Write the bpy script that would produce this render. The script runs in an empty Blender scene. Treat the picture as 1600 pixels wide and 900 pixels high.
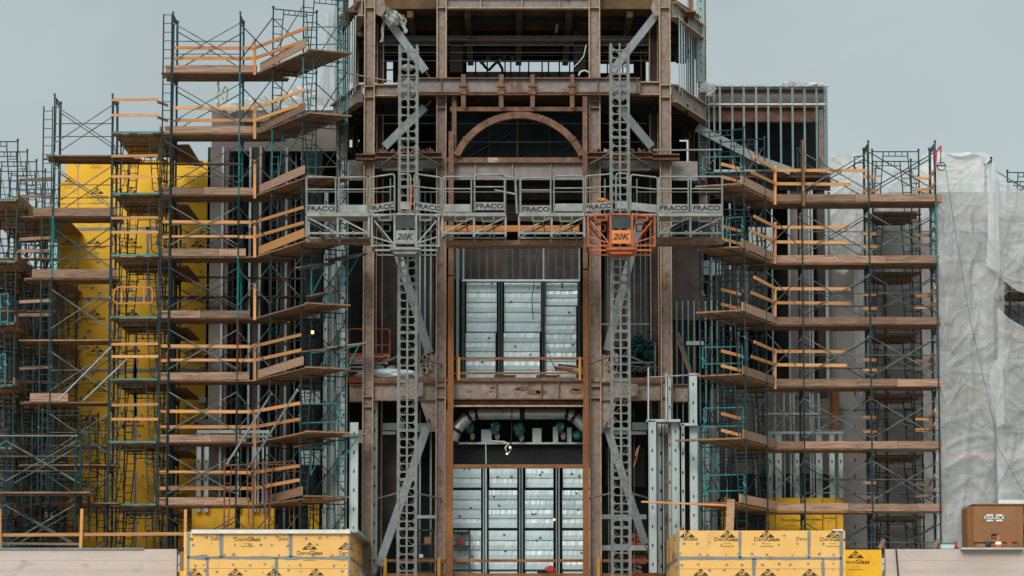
import bpy, math, random
from mathutils import Vector, Matrix
random.seed(7)
S = bpy.context.scene
COL = S.collection
R = math.radians

# ------------------------------------------------------------------ camera model (used to read real positions off measured angles)
F = 5196.0; DIST = 106.0; TH = math.atan(600.0 / F)
cT, sT = math.cos(TH), math.sin(TH)
def W(px, py, Y):
    u = (px - 800.0) / F; v = (450.0 - py) / F
    t = (Y + DIST) / (cT - v * sT)
    return Vector((t * u, Y, t * (sT + v * cT)))
def X(px, Y=0.0, py=450): return W(px, py, Y).x
def Z(py, Y=0.0): return W(800, py, Y).z

# ------------------------------------------------------------------ materials
def _nt(name):
    m = bpy.data.materials.new(name); m.use_nodes = True
    nt = m.node_tree; nt.nodes.clear()
    o = nt.nodes.new('ShaderNodeOutputMaterial'); p = nt.nodes.new('ShaderNodeBsdfPrincipled')
    nt.links.new(p.outputs[0], o.inputs[0]); return m, nt, p, o
def mat(name, c1, c2=None, scale=3.0, rough=.75, metal=0.0, stretch=(1, 1, 1), c3=None, c3amt=.62, s3=1.2, rnd=0.0, bump=0.0, rnd_cols=None, detail=5):
    m, nt, p, o = _nt(name); N = nt.nodes.new; L = nt.links.new
    c2 = c2 or tuple(x * .75 for x in c1)
    tc = N('ShaderNodeTexCoord'); mp = N('ShaderNodeMapping'); mp.inputs['Scale'].default_value = stretch
    L(tc.outputs['Object'], mp.inputs[0])
    oi = N('ShaderNodeObjectInfo'); add = N('ShaderNodeVectorMath'); add.operation = 'ADD'
    ml = N('ShaderNodeMath'); ml.operation = 'MULTIPLY'; ml.inputs[1].default_value = 37.0
    L(oi.outputs['Random'], ml.inputs[0]); L(mp.outputs[0], add.inputs[0]); L(ml.outputs[0], add.inputs[1])
    n = N('ShaderNodeTexNoise'); n.inputs['Scale'].default_value = scale; n.inputs['Detail'].default_value = detail
    n.inputs['Roughness'].default_value = .65
    L(add.outputs[0], n.inputs['Vector'])
    r = N('ShaderNodeValToRGB'); r.color_ramp.elements[0].position = .33; r.color_ramp.elements[1].position = .68
    r.color_ramp.elements[0].color = (*c2, 1); r.color_ramp.elements[1].color = (*c1, 1)
    L(n.outputs['Fac'], r.inputs[0]); col = r.outputs[0]
    if rnd_cols:
        rr = N('ShaderNodeValToRGB'); rr.color_ramp.interpolation = 'CONSTANT'
        els = rr.color_ramp.elements
        for i, (pos, cc) in enumerate(rnd_cols):
            e = els[i] if i < 2 else els.new(pos)
            e.position = pos; e.color = (*cc, 1)
        L(oi.outputs['Random'], rr.inputs[0])
        mx = N('ShaderNodeMixRGB'); mx.blend_type = 'MULTIPLY'; mx.inputs[0].default_value = 1
        L(col, mx.inputs[1]); L(rr.outputs[0], mx.inputs[2]); col = mx.outputs[0]
    if c3:
        n3 = N('ShaderNodeTexNoise'); n3.inputs['Scale'].default_value = s3; n3.inputs['Detail'].default_value = 6
        n3.inputs['Roughness'].default_value = .7
        L(add.outputs[0], n3.inputs['Vector'])
        r3 = N('ShaderNodeValToRGB'); r3.color_ramp.elements[0].position = c3amt - .035; r3.color_ramp.elements[1].position = c3amt + .035
        L(n3.outputs['Fac'], r3.inputs[0])
        mx = N('ShaderNodeMixRGB'); L(r3.outputs[0], mx.inputs[0]); L(col, mx.inputs[1]); mx.inputs[2].default_value = (*c3, 1); col = mx.outputs[0]
    if rnd:
        hv = N('ShaderNodeHueSaturation'); mr = N('ShaderNodeMapRange'); mr.inputs['To Min'].default_value = 1 - rnd; mr.inputs['To Max'].default_value = 1 + rnd
        L(oi.outputs['Random'], mr.inputs[0]); L(mr.outputs[0], hv.inputs['Value']); L(col, hv.inputs['Color']); col = hv.outputs[0]
    L(col, p.inputs['Base Color']); p.inputs['Roughness'].default_value = rough; p.inputs['Metallic'].default_value = metal
    if bump:
        b = N('ShaderNodeBump'); b.inputs['Strength'].default_value = bump; b.inputs['Distance'].default_value = .02
        L(n.outputs['Fac'], b.inputs['Height']); L(b.outputs[0], p.inputs['Normal'])
    return m
def emit(name, c, s):
    m, nt, p, o = _nt(name); p.inputs['Base Color'].default_value = (*c, 1)
    p.inputs['Emission Color'].default_value = (*c, 1); p.inputs['Emission Strength'].default_value = s; return m
def tarp_mat(name, c, thru):
    m, nt, p, o = _nt(name); N = nt.nodes.new; L = nt.links.new
    p.inputs['Base Color'].default_value = (*c, 1); p.inputs['Roughness'].default_value = .35
    tr = N('ShaderNodeBsdfTranslucent'); tr.inputs[0].default_value = (*c, 1)
    tp = N('ShaderNodeBsdfTransparent')
    m1 = N('ShaderNodeMixShader'); m1.inputs[0].default_value = .45; L(p.outputs[0], m1.inputs[1]); L(tr.outputs[0], m1.inputs[2])
    tc = N('ShaderNodeTexCoord'); n = N('ShaderNodeTexNoise'); n.inputs['Scale'].default_value = .9; n.inputs['Detail'].default_value = 4
    L(tc.outputs['Object'], n.inputs['Vector'])
    mr = N('ShaderNodeMapRange'); mr.inputs['From Min'].default_value = .35; mr.inputs['From Max'].default_value = .65
    mr.inputs['To Min'].default_value = max(0, thru - .12); mr.inputs['To Max'].default_value = thru + .12
    L(n.outputs['Fac'], mr.inputs[0])
    m2 = N('ShaderNodeMixShader'); L(mr.outputs[0], m2.inputs[0]); L(m1.outputs[0], m2.inputs[1]); L(tp.outputs[0], m2.inputs[2])
    L(m2.outputs[0], o.inputs[0])
    n2 = N('ShaderNodeTexNoise'); n2.inputs['Scale'].default_value = 2.2; n2.inputs['Detail'].default_value = 7; n2.inputs['Distortion'].default_value = 1.2
    mp = N('ShaderNodeMapping'); mp.inputs['Scale'].default_value = (1, 1, .9); L(tc.outputs['Object'], mp.inputs[0]); L(mp.outputs[0], n2.inputs['Vector'])
    b = N('ShaderNodeBump'); b.inputs['Strength'].default_value = .9; b.inputs['Distance'].default_value = .12
    L(n2.outputs['Fac'], b.inputs['Height']); L(b.outputs[0], p.inputs['Normal']); L(b.outputs[0], tr.inputs['Normal'])
    return m

MT = {}
MT['pole'] = mat('dark_teal_paint', (.010, .044, .050), (.006, .018, .022), 2.5, .55, .2, c3=(.30, .34, .30), c3amt=.70, s3=3.5,
    rnd_cols=[(0, (1, 1, 1)), (.45, (.75, .7, .68)), (.76, (1.0, 1.35, 1.3)), (.88, (3.2, 1.2, .8)), (.94, (.6, .6, .6))])
MT['teal'] = mat('bright_teal_paint', (.008, .22, .23), (.006, .12, .135), 4, .5, .1)
MT['brace'] = mat('brace_galvanised', (.13, .155, .145), (.022, .03, .028), 2.0, .5, .5, rnd_cols=[(0, (1, 1, 1)), (.5, (.35, .36, .38)), (.8, (1.1, 1.05, .9))])
MT['rustpipe'] = mat('rusty_scaffold', (.18, .065, .03), (.06, .03, .02), 3, .8)
MT['plank'] = mat('weathered_plank', (.34, .20, .115), (.11, .065, .038), 4.0, .85, stretch=(1.0, 4, 14), c3=(.06, .040, .028), c3amt=.60, s3=1.6, rnd=.38, bump=.3)
MT['toe'] = mat('toe_board_wood', (.38, .235, .155), (.15, .09, .06), 2.0, .85, stretch=(.8, 6, 14), c3=(.10, .065, .045), c3amt=.60, s3=1.6, rnd=.38, bump=.3)
MT['pinedk'] = mat('brightened_pine_plank', (.50, .29, .13), (.26, .15, .07), 3.0, .8, stretch=(3, 1, 8), rnd=.3)  # bounce light on deck undersides put into this lighter plank colour
MT['pine'] = mat('fresh_pine', (.62, .30, .105), (.42, .185, .058), 2.0, .7, stretch=(.8, 8, 10), c3=(.30, .14, .06), c3amt=.64, s3=2.0, rnd=.25)
MT['pineor'] = mat('orange_stained_pine', (.62, .235, .045), (.44, .15, .03), 2.0, .7, stretch=(.8, 8, 10), rnd=.12)
MT['yel'] = mat('yellow_sheathing', (.82, .45, .003), (.74, .385, .002), 1.6, .6, c3=(.60, .33, .012), c3amt=.62, s3=.9)
MT['yelpale'] = mat('faded_yellow_sheathing', (.80, .475, .15), (.73, .41, .10), 1.4, .6, c3=(.66, .38, .12), c3amt=.62, s3=1.2)
MT['tape'] = mat('grey_joint_tape', (.23, .235, .23), (.17, .175, .18), 5, .7)
MT['print'] = mat('dark_print', (.045, .032, .010), (.035, .025, .008), 5, .8)
MT['faint'] = mat('faint_print', (.34, .21, .03), (.30, .19, .03), 5, .8)
MT['redln'] = mat('red_line_print', (.42, .10, .04), None, 5, .8)
MT['steel'] = mat('primed_steel', (.31, .245, .205), (.17, .135, .118), 7, .8, c3=(.17, .085, .045), c3amt=.60, s3=1.6, bump=.5)
MT['steelgrey'] = mat('grey_primed_steel', (.27, .25, .235), (.17, .155, .145), 6, .8, c3=(.17, .085, .05), c3amt=.62, s3=1.4, bump=.4)
MT['flange'] = mat('flange_edge', (.48, .33, .21), (.26, .165, .105), 6, .8)
MT['rust'] = mat('rusty_steel', (.23, .11, .062), (.085, .05, .036), 4, .85, c3=(.38, .28, .21), c3amt=.64, s3=1.4, bump=.4)
MT['rustpost'] = mat('orange_rust_tube', (.27, .10, .025), (.13, .045, .014), 1.2, .75, stretch=(1, 1, .4), c3=(.5, .27, .15), c3amt=.70, s3=.7)
MT['brace_st'] = mat('blue_grey_tube_steel', (.24, .275, .285), (.15, .18, .19), 3, .6, c3=(.28, .17, .11), c3amt=.72, s3=2)
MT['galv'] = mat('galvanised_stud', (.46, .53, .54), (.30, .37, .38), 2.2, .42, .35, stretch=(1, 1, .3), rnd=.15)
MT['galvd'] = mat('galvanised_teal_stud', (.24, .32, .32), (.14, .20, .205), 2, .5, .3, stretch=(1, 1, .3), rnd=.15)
MT['hole'] = mat('punched_hole', (.015, .016, .017), None, 3, .9)
MT['studdk'] = mat('shade_darkened_stud', (.05, .07, .07), (.03, .04, .04), 2, .6, .2)  # darker copy of the stud colour, shade put into it
MT['infill'] = mat('green_grey_screen', (.030, .048, .048), (.016, .026, .027), 1.0, .9)
MT['dark'] = mat('interior_shade_dark', (.022, .029, .030), (.010, .013, .014), 1.2, .95)  # near-black teal, deep interior shade put into the colour
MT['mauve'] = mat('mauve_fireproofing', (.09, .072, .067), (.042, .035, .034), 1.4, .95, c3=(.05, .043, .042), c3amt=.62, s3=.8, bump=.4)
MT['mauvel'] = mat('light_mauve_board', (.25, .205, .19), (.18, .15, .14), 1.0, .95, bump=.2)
MT['deck'] = mat('brown_deck_underside', (.14, .075, .03), (.03, .022, .016), 1.0, .9, stretch=(1, .5, 1))
MT['mem'] = mat('roof_membrane', (.54, .455, .41), (.45, .375, .34), .7, .6, c3=(.37, .30, .26), c3amt=.63, s3=.7, stretch=(.6, 1, 1.6), bump=.8)
MT['grey'] = mat('grey_sheathing', (.31, .295, .29), (.27, .255, .255), .7, .85)
MT['mastm'] = mat('grey_mast_paint', (.185, .195, .185), (.10, .108, .102), 5, .55, .2, c3=(.30, .17, .12), c3amt=.66, s3=1.2)
MT['plat'] = mat('aluminium_platform', (.27, .285, .27), (.15, .16, .15), 3, .45, .3, c3=(.13, .12, .11), c3amt=.62, s3=2.2)
MT['org'] = mat('orange_paint', (.50, .105, .012), (.28, .055, .010), 3, .55, c3=(.14, .05, .025), c3amt=.58, s3=2.5)
MT['orgplate'] = mat('orange_badge_paint', (.72, .20, .022), (.60, .155, .02), 3, .45, c3=(.3, .08, .02), c3amt=.68, s3=4)
MT['black'] = mat('black_print', (.012, .013, .014), None, 3, .6)
MT['white'] = mat('white_print', (.75, .74, .70), None, 3, .6)
MT['glassd'] = mat('dark_cab_mesh', (.035, .05, .052), (.02, .026, .028), 5, .25)
MT['foil'] = mat('white_faced_insulation', (.58, .71, .735), (.46, .59, .615), .9, .3, bump=.3)
MT['duct'] = mat('duct_metal', (.48, .52, .51), (.30, .33, .33), 2, .35, .6)
MT['gwrap'] = mat('green_plastic_wrap', (.008, .13, .115), (.004, .05, .05), 5, .3, bump=.8)
MT['jobbox'] = mat('job_box_brown', (.27, .115, .038), (.21, .09, .03), 2, .55, c3=(.12, .05, .02), c3amt=.70, s3=1)
MT['yelp'] = mat('yellow_safety_paint', (.50, .24, .01), None, 3, .5)
MT['red'] = mat('red_paint', (.45, .03, .025), None, 3, .5)
MT['tarp'] = tarp_mat('milky_tarp', (.74, .765, .775), .38)
MT['tarpw'] = tarp_mat('white_tarp', (.80, .81, .80), .10)
MT['rag'] = mat('grey_rag', (.36, .37, .33), (.22, .23, .21), 4, .9)
MT['ground'] = mat('dusty_ground', (.27, .23, .19), (.20, .17, .14), .3, .95, c3=(.20, .18, .12), c3amt=.6, s3=.08)
MT['wire'] = mat('steel_wire', (.12, .15, .15), None, 3, .5, .5)
MT['bulb'] = emit('lit_bulb', (1.0, .42, .16), 4.0)

# ------------------------------------------------------------------ geometry builder
class M:
    def __init__(s): s.v = []; s.f = []; s.mi = []; s.cur = 0
    def add(s, vs, fs):
        b = len(s.v); s.v += [Vector(v) for v in vs]; s.f += [tuple(i + b for i in f) for f in fs]; s.mi += [s.cur] * len(fs); return s
    def slot(s, i): s.cur = i; return s
    def box(s, x0, x1, y0, y1, z0, z1):
        if x0 > x1: x0, x1 = x1, x0
        if y0 > y1: y0, y1 = y1, y0
        if z0 > z1: z0, z1 = z1, z0
        return s.add([(x0,y0,z0),(x1,y0,z0),(x1,y1,z0),(x0,y1,z0),(x0,y0,z1),(x1,y0,z1),(x1,y1,z1),(x0,y1,z1)],
            [(0,3,2,1),(4,5,6,7),(0,1,5,4),(1,2,6,5),(2,3,7,6),(3,0,4,7)])
    def beam(s, a, b, w, h, up=None):
        a = Vector(a); b = Vector(b); d = (b - a).normalized()
        up = Vector(up) if up else (Vector((0,0,1)) if abs(d.z) < .95 else Vector((0,1,0)))
        sd = d.cross(up).normalized(); u = sd.cross(d).normalized()
        sd *= w / 2; u *= h / 2; vs = []
        for p in (a, b):
            vs += [p - sd - u, p + sd - u, p + sd + u, p - sd + u]
        return s.add(vs, [(0,1,2,3),(7,6,5,4),(0,4,5,1),(1,5,6,2),(2,6,7,3),(3,7,4,0)])
    def tube(s, a, b, r, n=6):
        a = Vector(a); b = Vector(b)
        if (b - a).length < 1e-5: return s
        d = (b - a).normalized()
        up = Vector((0,0,1)) if abs(d.z) < .9 else Vector((0,1,0))
        sd = d.cross(up).normalized(); u = sd.cross(d).normalized(); vs = []
        for p in (a, b):
            for i in range(n):
                t = 2 * math.pi * i / n; vs.append(p + sd * (r * math.cos(t)) + u * (r * math.sin(t)))
        fs = [(i, (i+1) % n, n + (i+1) % n, n + i) for i in range(n)] + [tuple(range(n-1, -1, -1)), tuple(range(n, 2*n))]
        return s.add(vs, fs)
    def path(s, pts, r, n=6):
        for a, b in zip(pts, pts[1:]): s.tube(a, b, r, n)
        return s
    def prism(s, pts, dv):                      # polygon extruded by vector
        n = len(pts); dv = Vector(dv); pts = [Vector(p) for p in pts]
        return s.add(pts + [p + dv for p in pts], [tuple(range(n-1, -1, -1)), tuple(range(n, 2*n))] + [(i, (i+1) % n, n + (i+1) % n, n + i) for i in range(n)])
    def pp(s, px0, py0, px1, py1, Y, d):        # upright box whose front face lies in plane Y
        a = W(px0, py0, Y); b = W(px1, py1, Y)
        return s.box(a.x, b.x, Y, Y + d, b.z, a.z)
    def grid(s, fn, nu, nv):
        vs = [fn(i / nu, j / nv) for j in range(nv + 1) for i in range(nu + 1)]
        return s.add(vs, [(j*(nu+1)+i, j*(nu+1)+i+1, (j+1)*(nu+1)+i+1, (j+1)*(nu+1)+i) for j in range(nv) for i in range(nu)])
    def mesh(s, name, mats, org=(0, 0, 0), smooth=False):
        org = Vector(org); me = bpy.data.meshes.new(name)
        me.from_pydata([tuple(v - org) for v in s.v], [], s.f)
        for m in (mats if isinstance(mats, (list, tuple)) else [mats]): me.materials.append(MT[m])
        me.polygons.foreach_set('material_index', s.mi)
        if smooth: me.polygons.foreach_set('use_smooth', [True] * len(s.f))
        me.update(); return me
    def build(s, name, mats, parent=None, org=None, smooth=False, label=None):
        if parent is not None: o_ = wloc(parent)
        else: o_ = Vector(org) if org is not None else base_of(s.v)
        me = s.mesh(name, mats, o_, smooth); o = bpy.data.objects.new(name, me); COL.objects.link(o)
        if parent is not None: o.parent = parent
        else: o.location = o_
        if label: o['label'] = label
        return o
def base_of(vs):
    xs = [v.x for v in vs]; ys = [v.y for v in vs]; zs = [v.z for v in vs]
    return Vector(((min(xs)+max(xs))/2, (min(ys)+max(ys))/2, min(zs)))
def wloc(o):
    l = Vector(o.location)
    while o.parent: o = o.parent; l += Vector(o.location)
    return l
def thing(name, label, cat, loc, group=None):
    o = bpy.data.objects.new(name, None); COL.objects.link(o); o.location = loc; o.empty_display_size = .3
    o['label'] = label; o['category'] = cat
    if group: o['group'] = group
    return o
def tag(o, label, cat, group=None):
    o['label'] = label; o['category'] = cat
    if group: o['group'] = group
    return o
def struct(o): o['kind'] = 'structure'; return o

# text -> mesh
_tc = {}
def text_geo(txt, size, bold=0.0):
    k = (txt, round(size, 4), bold)
    if k in _tc: return _tc[k]
    cu = bpy.data.curves.new('lettering', 'FONT'); cu.body = txt; cu.size = size; cu.align_x = 'CENTER'; cu.align_y = 'CENTER'
    cu.offset = bold * size; cu.resolution_u = 3
    o = bpy.data.objects.new('lettering', cu); COL.objects.link(o)
    dg = bpy.context.evaluated_depsgraph_get(); dg.update()
    me = o.evaluated_get(dg).to_mesh()
    g = ([v.co.copy() for v in me.vertices], [tuple(p.vertices) for p in me.polygons])
    o.evaluated_get(dg).to_mesh_clear(); bpy.data.objects.remove(o); bpy.data.curves.remove(cu)
    _tc[k] = g; return g
def put_text(mb, txt, c, size, bold=0.0, sx=1.0, dirx=(1, 0, 0), ital=0):
    vs, fs = text_geo(txt, size, bold); d = Vector(dirx)
    mb.add([Vector(c) + d * ((v.x + ital * v.y) * sx) + Vector((0, 0, 1)) * v.y for v in vs], fs)
SKY_STR, SUN_STR, EXPO, SKY_TOP = 0.115, 1.9, 0.0, 3.0
# ------------------------------------------------------------------ world, light, camera
w = bpy.data.worlds.new("World"); S.world = w; w.use_nodes = True
nt = w.node_tree; nt.nodes.clear()
sky = nt.nodes.new('ShaderNodeTexSky'); sky.sky_type = 'NISHITA'; sky.sun_disc = False
SUN_EL, SUN_AZ = R(30), R(196)
sky.sun_elevation = SUN_EL; sky.sun_rotation = SUN_AZ; sky.dust_density = 3; sky.air_density = 1
hs = nt.nodes.new('ShaderNodeHueSaturation'); hs.inputs['Saturation'].default_value = .35
tc = nt.nodes.new('ShaderNodeTexCoord'); nz = nt.nodes.new('ShaderNodeTexNoise'); nz.inputs['Scale'].default_value = 5.5; nz.inputs['Detail'].default_value = 5; nz.inputs['Distortion'].default_value = .6
rp = nt.nodes.new('ShaderNodeValToRGB'); rp.color_ramp.elements[0].position = .3; rp.color_ramp.elements[1].position = .7
rp.color_ramp.elements[0].color = (3.35, 4.1, 4.25, 1); rp.color_ramp.elements[1].color = (4.5, 5.2, 5.3, 1)
mx = nt.nodes.new('ShaderNodeMixRGB'); mx.inputs[0].default_value = .9
bg = nt.nodes.new('ShaderNodeBackground'); bg.inputs[1].default_value = SKY_STR
ow = nt.nodes.new('ShaderNodeOutputWorld'); L = nt.links.new
L(sky.outputs[0], hs.inputs['Color']); L(tc.outputs['Generated'], nz.inputs['Vector']); L(nz.outputs['Fac'], rp.inputs[0])
L(hs.outputs[0], mx.inputs[1]); L(rp.outputs[0], mx.inputs[2])
# overcast luminance: the cloud deck is about three times brighter overhead than at the horizon
sx = nt.nodes.new('ShaderNodeSeparateXYZ'); L(tc.outputs['Generated'], sx.inputs[0])
mr = nt.nodes.new('ShaderNodeMapRange'); mr.inputs['From Min'].default_value = .2; mr.inputs['From Max'].default_value = .8
mr.inputs['To Min'].default_value = 1.0; mr.inputs['To Max'].default_value = SKY_TOP; L(sx.outputs['Z'], mr.inputs['Value'])
vm = nt.nodes.new('ShaderNodeVectorMath'); vm.operation = 'SCALE'; L(mx.outputs[0], vm.inputs[0]); L(mr.outputs[0], vm.inputs['Scale'])
L(vm.outputs[0], bg.inputs[0]); L(bg.outputs[0], ow.inputs[0])
sl = bpy.data.lights.new('sun', 'SUN'); sl.energy = SUN_STR; sl.angle = R(22); sl.color = (1, .93, .84)
so = bpy.data.objects.new('sun', sl); COL.objects.link(so)
sd = Vector((math.sin(SUN_AZ) * math.cos(SUN_EL), math.cos(SUN_AZ) * math.cos(SUN_EL), math.sin(SUN_EL)))   # towards the sun
so.rotation_euler = sd.to_track_quat('Z', 'Y').to_euler(); so.location = (-20, -40, 60)
cd = bpy.data.cameras.new('camera'); cd.sensor_width = 36; cd.lens = 36 * F / 1600; cd.clip_end = 3000; cd.clip_start = 1
co = bpy.data.objects.new('camera', cd); COL.objects.link(co); co.location = (0, -DIST, 0); co.rotation_euler = (R(90) + TH, 0, 0)
S.camera = co
S.view_settings.view_transform = 'Standard'; S.view_settings.look = 'None'; S.view_settings.exposure = EXPO; S.view_settings.gamma = 1

GZ = -1.7
g = M(); n = 24
g.grid(lambda u, v: ((u - .5) * 2400, -200 + v * 1600, GZ), n, n)
struct(g.build('ground', 'ground', org=(0, 0, GZ)))

# ------------------------------------------------------------------ scaffold levels (m)
def zlev(k): return Z(791) + (8 - k) * (Z(115) - Z(791)) / 7.0
def rlev(k): return Z(801) + (8 - k) * (Z(317) - Z(801)) / 5.0
LIFT = (Z(115) - Z(791)) / 7.0
ROOF = zlev(9) - .18
ORD = ['topmost', 'second from the top', 'third from the top', 'fourth from the top', 'fifth from the top', 'sixth from the top',
       'seventh from the top', 'eighth from the top', 'ninth from the top', 'tenth from the top']

FW = 1.52
def frame_mesh(w=FW, h=LIFT, m='pole'):
    b = M(); r = .0255
    for x in (0, w):
        b.tube((x, 0, 0), (x, 0, h + .05), r)
        b.box(x - .034, x + .034, -.034, .034, h - .02, h + .03)
    b.tube((0, 0, h - .05), (w, 0, h - .05), .020); b.tube((w * .24, 0, h - .2), (w * .76, 0, h - .2), .016)
    for t in (.36, .5, .64): b.tube((w * t, 0, h - .2), (w * t, 0, h - .05), .013)
    for s, x0 in ((1, 0), (-1, w)):
        b.path([(x0 + s * w * .24, 0, h - .05), (x0 + s * w * .16, 0, .42), (x0 + s * w * .16, 0, .26), (x0 + s * w * .12, 0, .16), (x0, 0, .12)], .019)
        for q in range(6):
            z = .42 + q * (h - .75) / 5.2; xx = w * (.16 + .08 * (z - .42) / (h - .47))
            b.tube((x0, 0, z), (x0 + s * xx, 0, z), .014)
    return b.mesh('frame', m)
FM = frame_mesh(); FMT = frame_mesh(m='teal'); FMR = frame_mesh(m='rustpipe')
def jack_mesh():
    b = M(); b.box(-.08, .08, -.08, .08, 0, .012); b.tube((0, 0, .012), (0, 0, .3), .016); b.tube((0, 0, .12), (0, 0, .15), .04)
    return b.mesh('screw_jack', 'brace')
JM = jack_mesh()
_bm = {}
def brace_mesh(L, h=LIFT):
    k = round(L, 2)
    if k not in _bm:
        b = M(); z0, z1 = h * .20, h * .83
        b.beam((0, -.02, z0), (L, -.02, z1), .014, .034); b.beam((0, -.045, z1), (L, -.045, z0), .014, .034)
        b.tube((L/2, -.06, (z0+z1)/2), (L/2, 0, (z0+z1)/2), .014)
        _bm[k] = b.mesh('cross_brace', 'brace')
    return _bm[k]
def inst(me, name, parent, loc, rz=0.0, label=None):
    o = bpy.data.objects.new(name, me); COL.objects.link(o); o.parent = parent
    o.location = Vector(loc) - wloc(parent); o.rotation_euler = (0, 0, rz)
    if label: o['label'] = label
    return o
def scaffold(label, pts, fdir, lev, k0, k1, group='pipe scaffolds standing against the building', rails=(), name='scaffold_run', tealp=.06, rustp=.03, jacks=True, brace_back=True, ktop=None):
    """pts: plan positions of the near legs; lifts k0..k1 (tops at lev(k)); ktop: per-point highest lift"""
    fd = Vector((fdir[0], fdir[1], 0)).normalized(); rz = math.atan2(fd.y, fd.x)
    t = thing(name, label, 'scaffold', (pts[0][0], pts[0][1], lev(k1) - LIFT), group)
    rnd = random.Random(hash(label) % 1000 if False else len(label) * 13 + k0)
    for i, p in enumerate(pts):
        kt = ktop[i] if ktop else k0
        for k in range(kt, k1 + 1):
            q = rnd.random(); me = FMT if q < tealp else (FMR if q < tealp + rustp else FM)
            inst(me, 'frame', t, (p[0], p[1], lev(k) - LIFT), rz)
        if jacks:
            for d in (0, FW): inst(JM, 'screw_jack', t, (p[0] + fd.x * d, p[1] + fd.y * d, lev(k1) - LIFT - .16))
    for i in range(len(pts) - 1):
        a = Vector((*pts[i], 0)); b = Vector((*pts[i+1], 0)); d = b - a; L = d.length; rb = math.atan2(d.y, d.x)
        kt = max(ktop[i], ktop[i+1]) if ktop else k0
        for k in range(kt, k1 + 1):
            for off in ((0, FW) if brace_back else (0,)):
                inst(brace_mesh(L), 'cross_brace', t, (a.x + fd.x * off, a.y + fd.y * off, lev(k) - LIFT), rb)
            if k in rails:
                for zz in (.38, .80):
                    m = M(); q = -fd * .05; m.tube(a + q + Vector((0, 0, lev(k) - LIFT + zz + .25)), b + q + Vector((0, 0, lev(k) - LIFT + zz + .25)), .017)
                    m.build('guard_tube', 'brace', t)
    return t

def deck(label, a, b, dv, z, toe=True, tealend=False, group='plank decks of the scaffolds', n=None, mt='plank', slope=0.0, th=.042):
    """a,b plan ends of the near edge; dv plan vector of the deck's width; boards run a->b"""
    a = Vector((*a, 0)); b = Vector((*b, 0)); dv = Vector((*dv, 0)); w = dv.length; n = n or max(1, int(w / .26)); u = dv / w; d = (b - a).normalized()
    t = thing('plank_deck', label, 'scaffold deck', (a.x, a.y, z), group)
    for i in range(n):
        c = u * ((i + .5) * w / n); e0 = random.uniform(-.10, .16); e1 = random.uniform(-.10, .16); dz = random.uniform(0, .012)
        m = M(); m.beam(a + c - d * e0 + Vector((0, 0, z + dz + th/2)), b + c + d * e1 + Vector((0, 0, z + slope + dz + th/2)), w / n - .012, th, up=(0, 0, 1))
        m.build('plank', mt, t)
    if tealend:
        m = M(); m.beam(a - d * .19 + Vector((0, 0, z + .03)), a - d * .19 + dv + Vector((0, 0, z + .03)), .03, .05); m.build('end_hook', 'teal', t)
    return t
def board(name, label, cat, a, b, h, th, mt, group):
    """upright board between two 3d points (lower edge)"""
    a = Vector(a); b = Vector(b); m = M()
    L = (b - a).length; n = max(1, round(L / 3.4)); 
    m.beam(a + Vector((0, 0, h/2)), b + Vector((0, 0, h/2)), th, h, up=(0, 0, 1))
    return tag(m.build(name, mt, None, org=a), label, cat, group)
# ================================================================== CENTRAL TOWER
YC = -1.0
T = thing('steel_tower', 'tall rust brown steel framed tower with an arch and open floors, in the middle', 'building', (X(811), 3, GZ))
def part(name, mb, mt, parent=None, label=None, smooth=False): return mb.build(name, mt, parent if parent is not None else T, smooth=smooth, label=label)

def hcol(x0, x1, Y, pt, pb, mt='steel', d=.42, stiff=()):
    """wide-flange column, web towards the street. x0,x1 px at mid height; pt,pb px rows of top/bottom"""
    xa, xb = X(x0, Y), X(x1, Y); zt, zb = Z(pt, Y), (GZ if pb >= 900 else Z(pb, Y)); m = M()
    m.slot(0).box(xa + .03, xb - .03, Y + d * .42, Y + d * .42 + .025, zb, zt)
    m.slot(1).box(xa, xa + .035, Y, Y + d, zb, zt); m.box(xb - .035, xb, Y, Y + d, zb, zt)
    for s in stiff:
        z = Z(s, Y); m.box(xa + .035, xb - .035, Y + .01, Y + d * .42, z, z + .025)
    return part('column', m, [mt, 'flange'])
for a in ((567, 584, YC, -60, 900, 'steel', .42, (12, 135, 152, 620, 636)), (681, 697, YC, -60, 900, 'steel', .42, (12, 158, 168, 604, 622)),
          (921, 939, YC, -60, 900, 'steel', .42, (12, 158, 168, 604, 622)), (1032, 1050, YC, -60, 900, 'steel', .42, (12, 133, 152, 620))):
    hcol(*a)
for a in ((587, 598, 1.0, -60, 900, 'mauve'), (1016, 1030, 1.0, -60, 900, 'mauve'), (526, 541, 3.5, -60, 900, 'steel'), (1094, 1106, 3.5, -60, 340, 'steel'),
          (706, 716, 8.6, 96, 900, 'mauve'), (897, 907, 8.6, 96, 900, 'mauve'), (1003, 1011, 6.5, -20, 900, 'mauve'), (1078, 1087, 6.5, -30, 900, 'steel'), (549, 558, 6.5, -30, 900, 'steel')):
    hcol(*a)

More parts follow.
